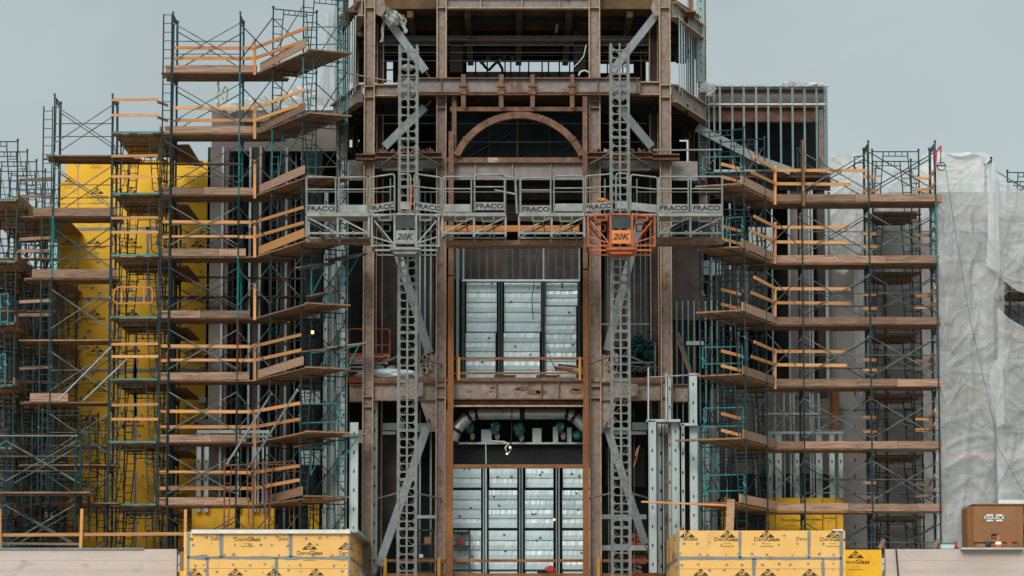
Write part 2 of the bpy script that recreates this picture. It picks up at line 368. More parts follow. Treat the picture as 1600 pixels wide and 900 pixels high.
def ibeam(x0, x1, y0, y1, Y, mt='steelgrey', ft='flange', d=.32, stiff=(), name='beam', rustpatch=False):
    a = W(x0, y0, Y); b = W(x1, y1, Y); m = M(); t = .035
    m.slot(0).box(a.x, b.x, Y + d * .5, Y + d * .5 + .03, b.z + t, a.z - t)
    m.slot(1).box(a.x, b.x, Y, Y + d, a.z - t, a.z); m.box(a.x, b.x, Y, Y + d, b.z, b.z + t)
    for s in stiff:
        xs = X(s, Y); m.slot(1).box(xs, xs + .03, Y + .02, Y + d * .5, b.z + t, a.z - t)
    return part(name, m, [mt, ft])
ibeam(697, 921, -6, 13, YC + .05, stiff=(750, 815, 875)); ibeam(598, 681, -6, 6, YC + .6); ibeam(939, 1016, -6, 6, YC + .6)
ibeam(621, 1000, 121, 146, YC - .36, 'steelgrey', 'rust', stiff=(628, 688, 934, 996))
ibeam(584, 621, 131, 150, YC + .05, 'steel', 'flange'); ibeam(1000, 1032, 127, 148, YC + .05, 'steel', 'flange')
ibeam(655, 956, 143, 148, YC - .42, 'rust', 'rust', .2)
m = M().pp(703, 167, 915, 173.5, YC - .1, .16); part('arch_head_channel', m, 'rust')
for x in (724, 783, 832, 894):
    m = M().pp(x - 3.5, 116, x + 3.5, 168, YC - .50, .10); part('hanger', m, 'rust')
    m = M().pp(x - 7, 132, x + 7, 135, YC - .56, .22); m.pp(x - 5, 143, x + 5, 147, YC - .56, .2); part('clamp', m, 'rustpost')
for x in (706, 910): part('arch_post', M().pp(x, 150, x + 7, 255, YC - .12, .14), 'rust')
# arch: built-up curved channel
m = M(); c = W(811.5, 286, YC - .12); ro = c.z and (W(811.5, 176, YC).z - c.z); th = .21
N_ = 40; a0 = R(24)
for i in range(N_):
    t0 = a0 + (math.pi - 2 * a0) * i / N_; t1 = a0 + (math.pi - 2 * a0) * (i + 1) / N_
    q = [Vector((c.x + (ro - s) * math.cos(t), YC - .2, c.z + (ro - s) * math.sin(t))) for s, t in ((0, t0), (0, t1), (th, t1), (th, t0))]
    m.prism(q, (0, .24, 0))
part('arch_rib', m, ['rust'])
for s in (-1, 1):
    m = M(); x = 811.5 + s * 104; m.beam(W(811.5 + s * 88, 214, YC - .23), W(811.5 + s * 80, 221, YC - .23), .05, .05); part('arch_splice', m, 'rustpost')
# arch-level floor edge
ibeam(586, 690, 237, 247, YC - .5, 'rust', 'rust', .5, name='ledge_beam'); ibeam(918, 1020, 237, 247, YC - .5, 'rust', 'rust', .5, name='ledge_beam')
ibeam(556, 590, 240, 249, YC - .3, 'rust', 'rust', .4, name='ledge_beam'); ibeam(1018, 1062, 240, 249, YC - .3, 'rust', 'rust', .4, name='ledge_beam')
m = M()
for k in range(26):
    x = 590 + random.random() * 96; m.pp(x, 235 - random.random() * 5, x + 1 + random.random() * 3, 237.2, YC - .45, .12)
    x = 922 + random.random() * 96; m.pp(x, 235 - random.random() * 4, x + 1 + random.random() * 3, 237.2, YC - .45, .12)
part('torn_edge', m, 'rust')
part('ledge_cap', M().pp(697, 246, 921, 254, YC, .4), 'rust'); part('spandrel_plate', M().pp(697, 255, 921, 281, YC + .2, .06), 'steelgrey')
for x in (742, 800, 860): part('spandrel_stiffener', M().pp(x, 255, x + 1.5, 281, YC + .1, .1), 'flange')
part('spandrel_plate', M().pp(584, 249, 681, 263, YC + .2, .06), 'steelgrey'); part('spandrel_plate', M().pp(939, 249, 1032, 263, YC + .2, .06), 'steelgrey')
part('spandrel_plate', M().pp(545, 250, 567, 282, YC + .5, .06), 'steelgrey'); part('spandrel_plate', M().pp(1050, 252, 1090, 282, YC + .5, .06), 'steelgrey')
for x0, x1 in ((598, 660), (962, 1016)): part('beam', M().pp(x0, 262, x1, 266, YC + .1, .2), 'flange')
# level one girder
ibeam(584, 681, 597, 626, YC + .05, 'steel', 'rust', stiff=(640, 652)); ibeam(939, 1032, 597, 626, YC + .05, 'steel', 'rust', stiff=(965,))
ibeam(546, 567, 600, 628, YC + .2, 'steel', 'rust'); ibeam(1050, 1075, 600, 628, YC + .2, 'steel', 'rust')
g1 = ibeam(697, 921, 594, 624, YC + .02, 'steel', 'rust', stiff=(775, 845, 872))
part('beam', M().pp(697, 626, 921, 634, YC + .35, .1), 'rust'); part('channel', M().pp(700, 633, 920, 635.5, YC - .02, .1), 'flange')
part('floor_edge', M().pp(584, 590, 1050, 596.5, YC + .1, .3), 'rust')
random.seed(5)
for k in range(9):
    x = 705 + random.random() * 205; y = 604 + random.random() * 12; r = 3 + random.random() * 7; m = M(); c = W(x, y, YC + .17)
    pts = [c + Vector((math.cos(a) * r * .0205 * (1 + .4 * random.random()), 0, math.sin(a) * r * .0075 * (1 + .5 * random.random()))) for a in [i * .628 for i in range(10)]]
    m.prism(pts, (0, -.012, 0)); part('torn_fireproofing', m, 'rust')
for s in (-1, 1):
    q = lambda x: x if s < 0 else 1620 - x
    m = M(); m.prism([W(q(x), y, YC - .06) for x, y in ((624, 600), (661, 597), (661, 618), (646, 622), (624, 618))], (0, .03, 0)); part('connection_plate', m, 'steel')
    m = M(); m.prism([W(q(x), y, YC + .18) for x, y in ((655, 624), (682, 624), (682, 672), (668, 662))], (0, .03, 0)); part('gusset', m, 'steel')
    m = M(); m.prism([W(q(x), y, YC + .18) for x, y in ((650, 596), (682, 596), (682, 552), (662, 560))], (0, .03, 0)); part('gusset', m, 'steel')
    m = M()
    for k in range(16):
        c = W(q(664) + random.uniform(-7, 8), 562 + random.uniform(-10, 18), YC + .1); r = random.uniform(.04, .09)
        m.prism([c + Vector((math.cos(a) * r, 0, math.sin(a) * r * 1.4)) for a in (0, 1.1, 2.3, 3.3, 4.4, 5.3)], (random.uniform(-.03, .03), -.09, 0))
    part('spalled_fireproofing', m, 'steel')
    m = M()
    for k in range(8):
        c = W(q(669) + random.uniform(-4, 4), 660 + random.uniform(-7, 7), YC + .08); r = random.uniform(.03, .06)
        m.prism([c + Vector((math.cos(a) * r, 0, math.sin(a) * r)) for a in (0, 1.2, 2.4, 3.5, 4.8)], (0, -.08, 0))
    part('spalled_fireproofing', m, 'steel')
    m = M(); m.prism([W(q(x), y, YC + .15) for x, y in ((600, 244), (628, 244), (617, 254), (606, 262), (602, 262))], (0, .03, 0)); part('bracket', m, 'steelgrey')
    m = M(); m.prism([W(q(x), y, YC + .15) for x, y in ((600, 0), (586, 0), (586, 22), (597, 26), (603, 14))], (0, .03, 0)); part('gusset', m, 'steel')
# diagonal braces
for a, b, wd in (((601, 24), (665, 112), .30), ((1025, 24), (956, 112), .28), ((601, 230), (664, 168), .30), ((1018, 230), (968, 170), .30),
              ((620, 390), (671, 552), .31), ((1000, 345), (948, 548), .30), ((667, 668), (592, 884), .30), ((948, 668), (1008, 850), .28), ((1088, 200), (1190, 252), .32), ((1190,252),(1235, 268), .3)):
    y = YC + (.62 if a[0] < 1050 else 4.2); m = M(); m.beam(W(*a, y), W(*b, y), wd * .85, .26, up=(0, -1, 0)); part('diagonal_brace', m, 'brace_st')
    m = M(); A = W(*a, y); B = W(*b, y); d = (B - A).normalized()
    m.beam(B, B + d * .3, .03, .2, up=(0, -1, 0)); part('brace_gusset', m, 'rust')

# floors, roof, back walls of the tower (octagonal plan)
def octo(z0, z1, mt, name, yo=0, inset=0):
    P = [(X(574) + inset, YC + .5 + yo), (X(1042) - inset, YC + .5 + yo), (X(1098) + .3 - inset, 3.5), (X(1098) + .3 - inset, 8.4), (X(528) - .3 + inset, 8.4), (X(528) - .3 + inset, 3.5)]
    m = M(); m.prism([Vector((x, y, z0)) for x, y in reversed(P)], (0, 0, z1 - z0)); return part(name, m, mt)
zR = Z(9, YC); z3 = Z(124, YC); z2 = Z(245, YC); z1_ = Z(597, YC)
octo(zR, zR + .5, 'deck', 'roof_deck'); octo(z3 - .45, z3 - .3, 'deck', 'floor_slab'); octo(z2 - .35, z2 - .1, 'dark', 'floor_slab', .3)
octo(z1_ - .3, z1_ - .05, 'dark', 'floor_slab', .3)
for k in range(7):     # roof joists
    y = .8 + k * 1.15; m = M(); m.box(X(545), X(1080), y, y + .14, zR - .2, zR); part('roof_joist', m, 'deck' if k % 2 else 'dark')
    m = M(); m.box(X(545), X(1080), y + .2, y + .32, z3 - .78, z3 - .46); part('floor_joist', m, 'dark')
for x in (640, 730, 811, 890, 985):
    m = M(); m.box(X(x) - .1, X(x) + .1, YC + .6, 8.2, zR - .26, zR - .02); part('roof_purlin', m, 'deck')
for x0, x1, z, y in ((598, 1020, 56, 1.5), (600, 1020, 62, 3.0)):
    ibeam(x0, x1, z, z + 7, y, 'steelgrey', 'steelgrey', .2)
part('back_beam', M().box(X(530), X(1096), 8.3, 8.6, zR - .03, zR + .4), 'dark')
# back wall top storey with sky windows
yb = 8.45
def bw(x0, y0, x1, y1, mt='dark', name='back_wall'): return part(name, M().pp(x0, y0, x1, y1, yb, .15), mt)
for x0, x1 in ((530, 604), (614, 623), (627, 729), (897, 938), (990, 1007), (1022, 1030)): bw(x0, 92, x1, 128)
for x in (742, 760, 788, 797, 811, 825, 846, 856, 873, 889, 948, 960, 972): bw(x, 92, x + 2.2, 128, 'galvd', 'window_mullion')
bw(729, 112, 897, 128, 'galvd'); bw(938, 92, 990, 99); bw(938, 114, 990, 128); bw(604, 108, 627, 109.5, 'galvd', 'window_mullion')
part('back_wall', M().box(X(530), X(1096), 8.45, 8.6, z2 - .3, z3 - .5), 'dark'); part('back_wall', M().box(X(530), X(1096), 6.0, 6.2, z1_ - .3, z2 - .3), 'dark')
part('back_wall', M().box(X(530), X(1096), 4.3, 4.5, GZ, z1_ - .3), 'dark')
part('ceiling_truss', M().pp(715, 205, 905, 209, 4, .2).pp(806, 176, 810, 248, 5, .1).pp(745, 185, 748, 248, 5, .1).pp(868, 185, 871, 248, 5, .1), 'mauve')
for i in range(5):
    m = M(); m.beam(W(720 + i * 38, 209, 4.1), W(739 + i * 38, 190, 4.1), .08, .08); m.beam(W(758 + i * 38, 209, 4.1), W(739 + i * 38, 190, 4.1), .08, .08); part('truss_web', m, 'dark')
for x, y0, y1, w_ in ((703, 30, 112, 20), (896, 30, 112, 20)):
    m = M(); m.pp(x, y0, x + w_, y1, 2.2, .25); part('hanging_panel', m, 'mauve')
# dark mauve interior panels behind the masts
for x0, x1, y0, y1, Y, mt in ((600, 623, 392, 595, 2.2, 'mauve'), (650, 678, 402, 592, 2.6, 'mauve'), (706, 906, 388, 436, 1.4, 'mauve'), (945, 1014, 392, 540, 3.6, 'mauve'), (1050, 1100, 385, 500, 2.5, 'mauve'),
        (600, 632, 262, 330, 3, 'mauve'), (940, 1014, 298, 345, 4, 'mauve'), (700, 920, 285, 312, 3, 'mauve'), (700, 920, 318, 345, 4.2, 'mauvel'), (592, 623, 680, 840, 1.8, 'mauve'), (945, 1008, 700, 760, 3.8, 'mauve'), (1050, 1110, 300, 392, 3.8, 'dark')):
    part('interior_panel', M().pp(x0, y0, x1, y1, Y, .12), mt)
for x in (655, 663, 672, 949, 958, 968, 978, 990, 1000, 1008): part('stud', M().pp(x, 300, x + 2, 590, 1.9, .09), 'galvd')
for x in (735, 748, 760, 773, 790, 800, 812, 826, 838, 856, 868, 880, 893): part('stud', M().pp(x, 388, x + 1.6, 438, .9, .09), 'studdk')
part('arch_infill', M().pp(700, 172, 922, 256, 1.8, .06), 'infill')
for a_, b_ in (((720, 240), (792, 196)), ((735, 244), (812, 200)), ((880, 236), (912, 216))): part('infill_batten', M().beam(W(*a_, 1.7), W(*b_, 1.7), .05, .05), 'studdk')
for x, y0, y1, w_ in ((806.5, 184, 247, 4), (858, 190, 247, 1.5), (764, 190, 247, 1.5)): part('infill_post', M().pp(x, y0, x + w_, y1, 1.5, .1), 'rust' if w_ > 2 else 'studdk')
for x in (655, 672, 950, 972, 990): part('stud', M().pp(x, 640, x + 2, 900, 1.9, .09), 'galvd')
for y in (505, 565): part('stud_track', M().pp(940, y, 1014, y + 3, 1.85, .1), 'galvd')
part('stud_track', M().pp(650, 805, 680, 810, 1.85, .1), 'galv'); part('stud_track', M().pp(940, 804, 1010, 811, 1.8, .1), 'galv'); part('stud_track', M().pp(940, 852, 1012, 860, 1.8, .1), 'galv')
# rust tubes beside the inner columns
for x0, x1, y0, y1 in ((700.5, 708.5, 205, 430), (700, 709, 432, 640), (698, 708.5, 640, 900), (911, 918.5, 150, 420), (911, 919.5, 422, 640), (910, 920, 640, 900)):
    zb = GZ if y1 >= 900 else Z(y1, YC - .3); a = W(x0, y0, YC - .35); b = W(x1, y0, YC - .35)
    m = M().box(X(x0, YC - .35), X(x1, YC - .35), YC - .35, YC - .18, zb, a.z); part('upright_tube', m, 'rust' if y1 < 500 else 'rustpost')
part('cross_tube', M().pp(708, 725.5, 911, 731, YC - .3, .1), 'rustpost')
# clad wall around insulated panels
def block_panel(x0, x1, segs, Y, step):
    b = T
    for (y0, y1) in segs:
        m = M(); z0 = Z(y1, Y); z1 = Z(y0, Y); xa, xb = X(x0, Y), X(x1, Y); n = max(1, round((y1 - y0) / step)); h = (z1 - z0) / n
        nx = 14
        for k in range(n):       # each course bulges a little, like taped board
            za = z0 + k * h; rows = [(0, 0), (.006, .02), (h * .5, .045 + random.uniform(-.012, .016)), (h - .012, .03), (h - .004, 0)]
            wv = [random.uniform(-.012, .012) for _ in range(nx + 1)]
            vs = [(xa + (xb - xa) * i / nx, Y - d - wv[i] * (1 if d > .02 else 0), za + r + (wv[i] * .5 if d > .02 else 0)) for (r, d) in rows for i in range(nx + 1)]
            m.slot(0).add(vs, [(j*(nx+1)+i, j*(nx+1)+i+1, (j+1)*(nx+1)+i+1, (j+1)*(nx+1)+i) for j in range(len(rows)-1) for i in range(nx)])
        m.slot(0).box(xa, xb, Y + .002, Y + .1, z0, z1)
        m.slot(1).box(xa - .05, xb + .05, Y - .03, Y + .02, z0 - .035, z0 - .012)
        for k in range(1, n): zz = z0 + k * h; m.box(xa + .01, xb - .01, Y - .052, Y - .04, zz - .009, zz + .004)
        for _ in range(2):
            c = Vector((random.uniform(xa + .1, xb - .1), Y - .07, random.uniform(z0 + .3, z1))); m.slot(2).box(c.x, c.x + .07, c.y, c.y + .01, c.z, c.z + .05)
        part('insulated_panel', m, ['foil', 'hole', 'gwrap'])
random.seed(3)
for x0, x1, y0, y1, y2 in ((729, 776, 442, 519, 593), (788, 845, 442, 519, 593), (853, 902, 442, 478, 593)):
    block_panel(x0, x1, [(y0, y1 - .5)], .55, 14); block_panel(x0 - 1, x1 - 2, [(y1 + 1, y2)], .42, 14)
for x0, x1 in ((709, 752), (765, 808), (821, 864), (879, 921)):
    block_panel(x0, x1, [(732, 762)], .75, 15); block_panel(x0 - 1, x1, [(766, 825), (829, 890)], .6, 14.5)
    part('back_wall', M().box(X(x0), X(x1), .62, .8, GZ, Z(890, .6)), 'foil')
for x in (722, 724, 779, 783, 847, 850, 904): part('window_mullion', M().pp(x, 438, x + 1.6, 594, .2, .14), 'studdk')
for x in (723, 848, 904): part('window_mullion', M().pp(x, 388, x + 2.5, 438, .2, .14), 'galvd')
part('window_head', M().pp(722, 436.5, 906, 439.5, .15, .2), 'galv')
for x in (755, 758, 811, 815, 868, 872): part('window_mullion', M().box(X(x, .3), X(x + 1.8, .3), .3, .44, GZ, Z(731, .3)), 'galvd')
for x in (713, 933): part('window_mullion', M().pp(x, 388, x + 4, 594, .1, .14), 'galvd')
# mechanical level behind the lower opening
part('ceiling_shelf', M().pp(706, 691, 914, 694, 1.0, 1.4), 'duct'); part('ceiling_band', M().pp(706, 694, 914, 728, 1.3, .1), 'dark')
for x0, x1 in ((754, 764), (706, 712)): part('equipment_plate', M().pp(x0, 672, x1, 691, 1.1, .2), 'duct')
for x0, x1, y0 in ((832, 846, 669), (864, 872, 667), (886, 893, 668), (752, 768, 671), (560, 576, 672)): part('equipment_plate', M().pp(x0, y0, x1, 692, 1.05, .12), 'foil')
for x0, x1, y0, y1 in ((592, 632, 661, 672), (650, 682, 661, 674), (940, 958, 662, 676), (988, 1012, 660, 672)): part('equipment_plate', M().pp(x0, y0, x1, y1, 1.2, .12), 'foil')
for x0, x1 in ((592, 618), (956, 1010)): part('torn_insulation', M().pp(x0, 674, x1, 679, 1.3, .1), 'duct')

# chamfer ring beams and stud screens of the upper storeys
for (xa, ya, xb, yb_, h) in ((566, 132, 520, 190, .55), (1050, 132, 1103, 195, .55), (566, 0, 545, 12, .5), (1050, 4, 1100, 36, .45)):
    A = W(xa, ya, YC + .3); B = Vector((X(xb, 3.4), 3.4, A.z)); m = M()
    m.slot(0).beam(A - Vector((0, 0, h / 2)), B - Vector((0, 0, h / 2)), .05, h); m.slot(1).beam(A, B, .3, .04); m.beam(A - Vector((0, 0, h)), B - Vector((0, 0, h)), .3, .04)
    for k in range(4):
        c = A.lerp(B, (k + .5) / 4) - Vector((0, 0, h / 2)); m.slot(1).beam(c - Vector((0, 0, h / 2)), c + Vector((0, 0, h / 2)), .03, .22, up=(0, 1, 0))
    part('ring_beam', m, ['steelgrey', 'flange'])
for side in (-1, 1):
    for k in range(9):
        f = k / 8; Y = YC + .6 + f * 4.2; x = (X(553) - f * .75 if side < 0 else X(1062) + f * .85)
        m = M().box(x, x + .04, Y, Y + .14, z3 - .3, zR - .2); part('screen_stud', m, 'galv' if k % 3 else 'galvd')
    # curved stud panel outside of the corner
    cx = X(519) if side < 0 else X(1106); m = M()
    m.slot(0).box(cx - .13, cx + .13, 3.0, 3.1, Z(160 if side < 0 else 128, 3), Z(-80, 3))
    for y in range(-10, 150, 12):
        if y < (150 if side < 0 else 120): c = W(0, y, 3); m.slot(1).box(cx - .015, cx + .015, 2.99, 3.001, c.z - .04, c.z + .04)
    part('corner_stud', m, ['galvd', 'hole'])
    part('hung_ceiling', M().box(cx + (.3 if side < 0 else -1.1), cx + (1.1 if side < 0 else -.3), .4, 3.4, Z(24, 1), Z(22, 1)), 'rustpost')
m = M().box(X(545), X(1075), YC + .7, YC + .8, z3 + .35, z3 + .37)
for (x0, x1, y) in ((588, 1016, 71), (588, 1016, 95), (588, 1016, 82), (600, 1010, 193), (600, 1010, 222), (590, 680, 180)):
    m = M(); m.tube(W(x0, y, YC + .5), W(x1, y, YC + .5), .007, 5); part('safety_cable', m, 'wire')

# bright stud walls at the tower's corners
def stud(x0, x1, y0, y1, Y, mt='galv', holes=True, P=None, d=.12, name='wall_stud', step=29):
    m = M(); zb = ROOF if y1 >= 895 else Z(y1, Y); xa, xb = X(x0, Y), X(x1, Y); zt = Z(y0, Y); m.box(xa, xb, Y, Y + d, zb, zt)
    m.box(xa, xa + .02, Y - .035, Y, zb, zt); m.box(xb - .02, xb, Y - .035, Y, zb, zt)
    if holes:
        z = zt - .35
        while z > zb + .1:
            c = (xa + xb) / 2; m.slot(1).box(c - .022, c + .022, Y - .004, Y + .01, z - .05, z + .05); m.slot(0); z -= step * .0204
    return m.build(name, [mt, 'hole'], P or T)
for a in ((533, 543.5, 252, 895, -1.9), (548, 561, 660, 895, -2.0), (582, 591, 626, 895, -.4), (506, 512, 300, 895, 1.2)): stud(*a)
for i in range(9): stud(512 + i * 2.4, 514 + i * 2.4, 262 if i > 4 else 330, 895, 1.6 - i * .3, 'galv' if i % 3 == 0 else 'galvd', False)
for a in ((1012, 1024, 657, 895, -2.2), (1026, 1036, 662, 895, -1.0), (1043, 1047, 590, 895, -1.4), (1048, 1060, 657, 895, -1.8), (1063, 1068, 662, 895, -1.6), (1076, 1088, 583, 895, -1.2), (1100, 1106, 690, 895, .4)): stud(*a)
for i in range(12): stud(1088 + i * 2.6, 1090 + i * 2.6, 665, 895, -.8 + i * .25, 'galvd' if i % 3 else 'galv', False)
for i in range(9): stud(1056 + i * 9, 1058.2 + i * 9, 470, 660, 1.6, 'galvd', False)
part('stud_track', M().pp(1010, 655, 1063, 659, -2.2, .9), 'galv'); part('stud_track', M().pp(1063, 661, 1090, 665, -1.6, .5), 'galv'); part('stud_track', M().pp(1072, 533, 1100, 539, 1.5, .1), 'galv')
for x0, y0, y1 in ((1013, 574, 657), (1041, 583, 657)): m = M(); m.tube(W(x0, y0, -2.3), W(x0, y1, -2.3), .03); part('guard_stanchion', m, 'galv')

# ================================================================== LEFT WING
LWg = thing('left_wing', 'unfinished left wing of mauve brown wall piers and dark openings behind the scaffold', 'building', (X(420), 6, ROOF))
def lp(name, x0, y0, x1, y1, Y, d, mt): return M().pp(x0, y0, x1, y1, Y, d).build(name, mt, LWg)
lp('back_wall', 325, 230, 566, 857, 6.5, .2, 'dark'); lp('parapet', 331, 172, 545, 236, 4.2, .5, 'mauvel'); lp('parapet_panel', 374, 190, 412, 197, 4.15, .04, 'hole')
lp('parapet_panel', 430, 190, 470, 197, 4.15, .04, 'hole')
for x0, x1 in ((329, 351), (390, 406)): lp('pier', x0, 230, x1, 858, 3.4, .9, 'mauve' if x0 > 350 else 'mauvel')
lp('pier', 440, 236, 452, 858, 4.4, .3, 'mauve'); lp('pier', 470, 236, 500, 858, 4.0, .3, 'dark')
for x in (345, 388, 404, 445): stud(x, x + 3, 230, 855, 3.2 if x < 440 else 3.9, 'galv', False, LWg)
for x in (362, 376, 420, 432, 460): stud(x, x + 1.8, 236, 855, 4.6, 'galvd', False, LWg)
for y0 in (262, 340, 470, 560, 628): lp('lintel', 350, y0, 500, y0 + 14, 4.9, .25, 'mauve')
for x in (310, 322, 372, 396, 405, 412, 418): stud(x, x + (7 if x < 400 else 2.5), 676, 800, 2.4, 'galv', x < 400, LWg)
lp('stud_track', 308, 672, 425, 677, 2.35, .3, 'galv'); lp('stud_track', 324, 680, 425, 684, 2.3, .3, 'galvd')
for x0, x1 in ((300, 428), (482, 498)): lp('sheathing_panel', x0, 784, x1, 858, 2.6, .1, 'yel')
for x0, y0 in ((311, 620), (313, 655)): lp('outlet_box', x0, y0, x0 + 11, y0 + 9, 5.6, .5, 'galv')
lp('roof_slab', 330, 232, 545, 236, 4.3, 8, 'dark')
for z_ in (330, 430, 530, 630, 730): lp('floor_slab', 352, z_, 505, z_ + 5, 5.0, 1.6, 'dark')
for y in (475, 610, 704): lp('window_frame', 470, y, 500, y + 22, 2.8, .2, 'galv')

# ================================================================== yellow clad block on the left
YB = 6.5
YW = thing('yellow_clad_block', 'tall building block sheathed in bright yellow boards with grey taped joints, far left', 'building', (X(210), YB + 3, ROOF))
YWw = M().pp(103, 250, 328, 857, YB, 6).build('wall', 'yel', YW); M().pp(91, 283, 102.6, 857, YB + .02, 5).build('wall_return', 'yel', YW)
random.seed(11)
def strip(m, x0, y0, x1, y1, Y, w, d=.012):
    """wobbly tape strip lying on plane Y (px endpoints)"""
    A = W(x0, y0, Y); B = W(x1, y1, Y); n = max(3, int((B - A).length / .22)); dv = (B - A) / n
    nrm = Vector((-dv.z, 0, dv.x)).normalized(); L = []; Rr = []
    for i in range(n + 1):
        ww = w * .5 * random.uniform(.7, 1.35) * (1.5 if random.random() < .08 else 1); c = A + dv * i; c.y = Y - d
        L.append(c + nrm * ww); Rr.append(c - nrm * ww * random.uniform(.8, 1.2))
    for i in range(n): m.add([L[i], L[i+1], Rr[i+1], Rr[i]], [(0, 1, 2, 3)])
def blob(m, px, py, Y, r, d=.014):
    c = W(px, py, Y); c.y = Y - d; n = 7
    m.add([c + Vector((math.cos(i * 6.283 / n) * r * random.uniform(.5, 1.5), 0, math.sin(i * 6.283 / n) * r * random.uniform(.5, 1.3))) for i in range(n)], [tuple(range(n))])
tp = M()
for y in (467, 579, 700, 800): strip(tp, 92, y, 327, y, YB, .11)
strip(tp, 120, 358, 250, 356, YB, .09)
for x, y0, y1 in ((119, 430, 857), (98, 435, 857), (212, 520, 650), (231, 355, 467), (211, 560, 857), (288, 380, 410), (268, 467, 857)): strip(tp, x, y0, x, y1, YB, .10)
for k in range(260):
    x = random.uniform(95, 325); y = random.uniform(350, 850)
    if random.random() < (y - 250) / 330: blob(tp, x, y, YB, random.uniform(.025, .085))
tp.build('joint_tape', 'tape', YWw)
jl = M()
for y in (318, 405): strip(jl, 92, y, 327, y, YB, .018, .006)
for x in (122, 212): strip(jl, x, 250, x, 430, YB, .018, .006)
jl.build('board_joint', 'tape', YWw)
def name_text(m, c, w):
    sz = w * .215; wd = [max(v.x for v in text_geo(t_, sz, b_)[0]) - min(v.x for v in text_geo(t_, sz, b_)[0]) for t_, b_ in (('Dens', 0), ('Glass', .02))]
    k = w / (wd[0] + wd[1] + sz * .06); x = -w / 2
    for (t_, b_), q in zip((('Dens', 0), ('Glass', .02)), wd): put_text(m, t_, c + Vector((x + q * k / 2, 0, 0)), sz, b_, k); x += (q + sz * .06) * k
def logo(m, px, py, Y, s, part_='both', clip=None):
    """triangle + letters above the board name; py = centre of triangle; s = triangle width (m)"""
    c = W(px, py, Y); c.y = Y - .008; h = s * .46
    if 't' in part_ or part_ == 'both':
        # triangle with the two letters knocked out by yellow letters in front
        m.slot(0).add([c + Vector((-s/2, 0, -h/2)), c + Vector((s/2, 0, -h/2)), c + Vector((0, 0, h/2))], [(0, 1, 2)])
        m.slot(2); put_text(m, 'GP', c + Vector((0, -.004, -h * .17)), s * .36, .02)
    if part_ in ('both', 'n', 'tn'):
        y = -h * .5 - s * .22; m.slot(0); name_text(m, c + Vector((0, 0, y)), s * 1.62)
        m.slot(1); put_text(m, 'Sheathing', c + Vector((0, 0, y - s * .26)), s * .13); m.box(c.x - s * .42, c.x + s * .42, c.y - .001, c.y, c.z + y - s * .47, c.z + y - s * .42)
m = M()
for x, y in ((152, 298), (205, 297), (300, 296), (147, 376), (205, 376), (308, 381), (147, 488), (207, 488), (306, 487), (152, 545), (210, 545), (306, 546), (155, 600), (212, 602), (300, 658), (140, 652), (208, 655), (250, 718), (150, 722), (200, 806), (290, 805)):
    logo(m, x, y, YB, .47)
for x, y in ((107, 281), (108, 376), (106, 490), (108, 547), (110, 598), (108, 652)): logo(m, x, y, YB, .30)
for x, y in ((150, 243), (208, 243), (300, 243), (137, 430), (200, 430), (252, 430), (130, 337)): logo(m, x, y, YB, .47, 'n')
m.build('printed_lettering', ['print', 'faint', 'yel'], YWw)

# added rear block, put in to darken the view behind the far-left corridor
RB = thing('added_rear_block', 'added brown block darkening the gaps far behind the scaffold corridors at the left edge', 'building', (X(20), 14, ROOF))
M().pp(-160, 430, 92, 857, 13.5, 5).build('wall', 'mauve', RB)
for yy in (440, 530, 622, 715, 800): M().pp(-160, yy, 92, yy + 12, 13.3, .3).build('floor_edge', 'toe', RB)
for xx in (-20, 12, 40, 64): M().pp(xx, 455, xx + 16, 857, 13.45, .1).build('opening', 'dark', RB)  # dark slabs on the added block, recess shade put into the colour
# ================================================================== RIGHT WING
RW = thing('right_wing', 'unfinished right wing with galvanised stud screen on top and tan wall piers below', 'building', (X(1210), 6, ROOF))
def rp_(name, x0, y0, x1, y1, Y, d, mt): return M().pp(x0, y0, x1, y1, Y, d).build(name, mt, RW)
SY = 3.6
rp_('back_wall', 1082, 176, 1298, 857, 8.0, .2, 'dark'); rp_('roof_slab', 1108, 136, 1292, 140, SY + .5, 7, 'mauve')
for x in (1108, 1116.5, 1125.5, 1145, 1163, 1182.5, 1201.5, 1221, 1239.5, 1258.5, 1277.5, 1292): stud(x, x + 2.8, 134, 266, SY, 'galvd', False, RW, .09)
rp_('stud_track', 1106, 131.5, 1296, 135, SY - .02, .14, 'galv'); rp_('stud_track', 1106, 161, 1292, 164, SY - .02, .12, 'galv'); rp_('stud_track', 1115, 265, 1297, 268, SY - .02, .12, 'galv')
rp_('corner_post', 1287, 134, 1294, 266, SY + .3, .2, 'galvd')
rp_('spandrel_board', 1108, 136, 1290, 160, SY + .7, .1, 'mauvel'); rp_('steel_beam', 1108, 166, 1290, 190, SY + 1.0, .3, 'rust'); rp_('beam_flange', 1108, 164.5, 1290, 168, SY + .8, .3, 'rustpost')
rp_('column', 1279, 166, 1291, 270, SY + .9, .3, 'steel'); rp_('column', 1163, 190, 1176, 268, SY + 2.5, .3, 'mauve')
rp_('floor_slab', 1108, 270, 1300, 277, SY + .2, 7, 'rust'); rp_('spandrel_board', 1150, 280, 1300, 297, SY + .8, .2, 'mauve')
for x0, x1, mt in ((1232, 1267, 'mauvel'), (1276, 1293, 'mauve')): rp_('pier', x0, 298, x1, 620, 4.5, .6, mt)
for x0, x1 in ((1232, 3), (1264, 2), (1268, 3), (1290, 4), (1140, 2), (1206, 2)): stud(x0, x0 + x1, 298, 600 if x0 > 1200 else 620, 4.0, 'galv', False, RW)
for x in (1110, 1118, 1128, 1152, 1165): stud(x, x + 3, 390, 655, 3.6, 'galvd', False, RW)
rp_('pier', 1105, 385, 1200, 500, 5.6, .3, 'mauve'); rp_('window_frame', 1104, 318, 1200, 380, 6.2, .2, 'dark')
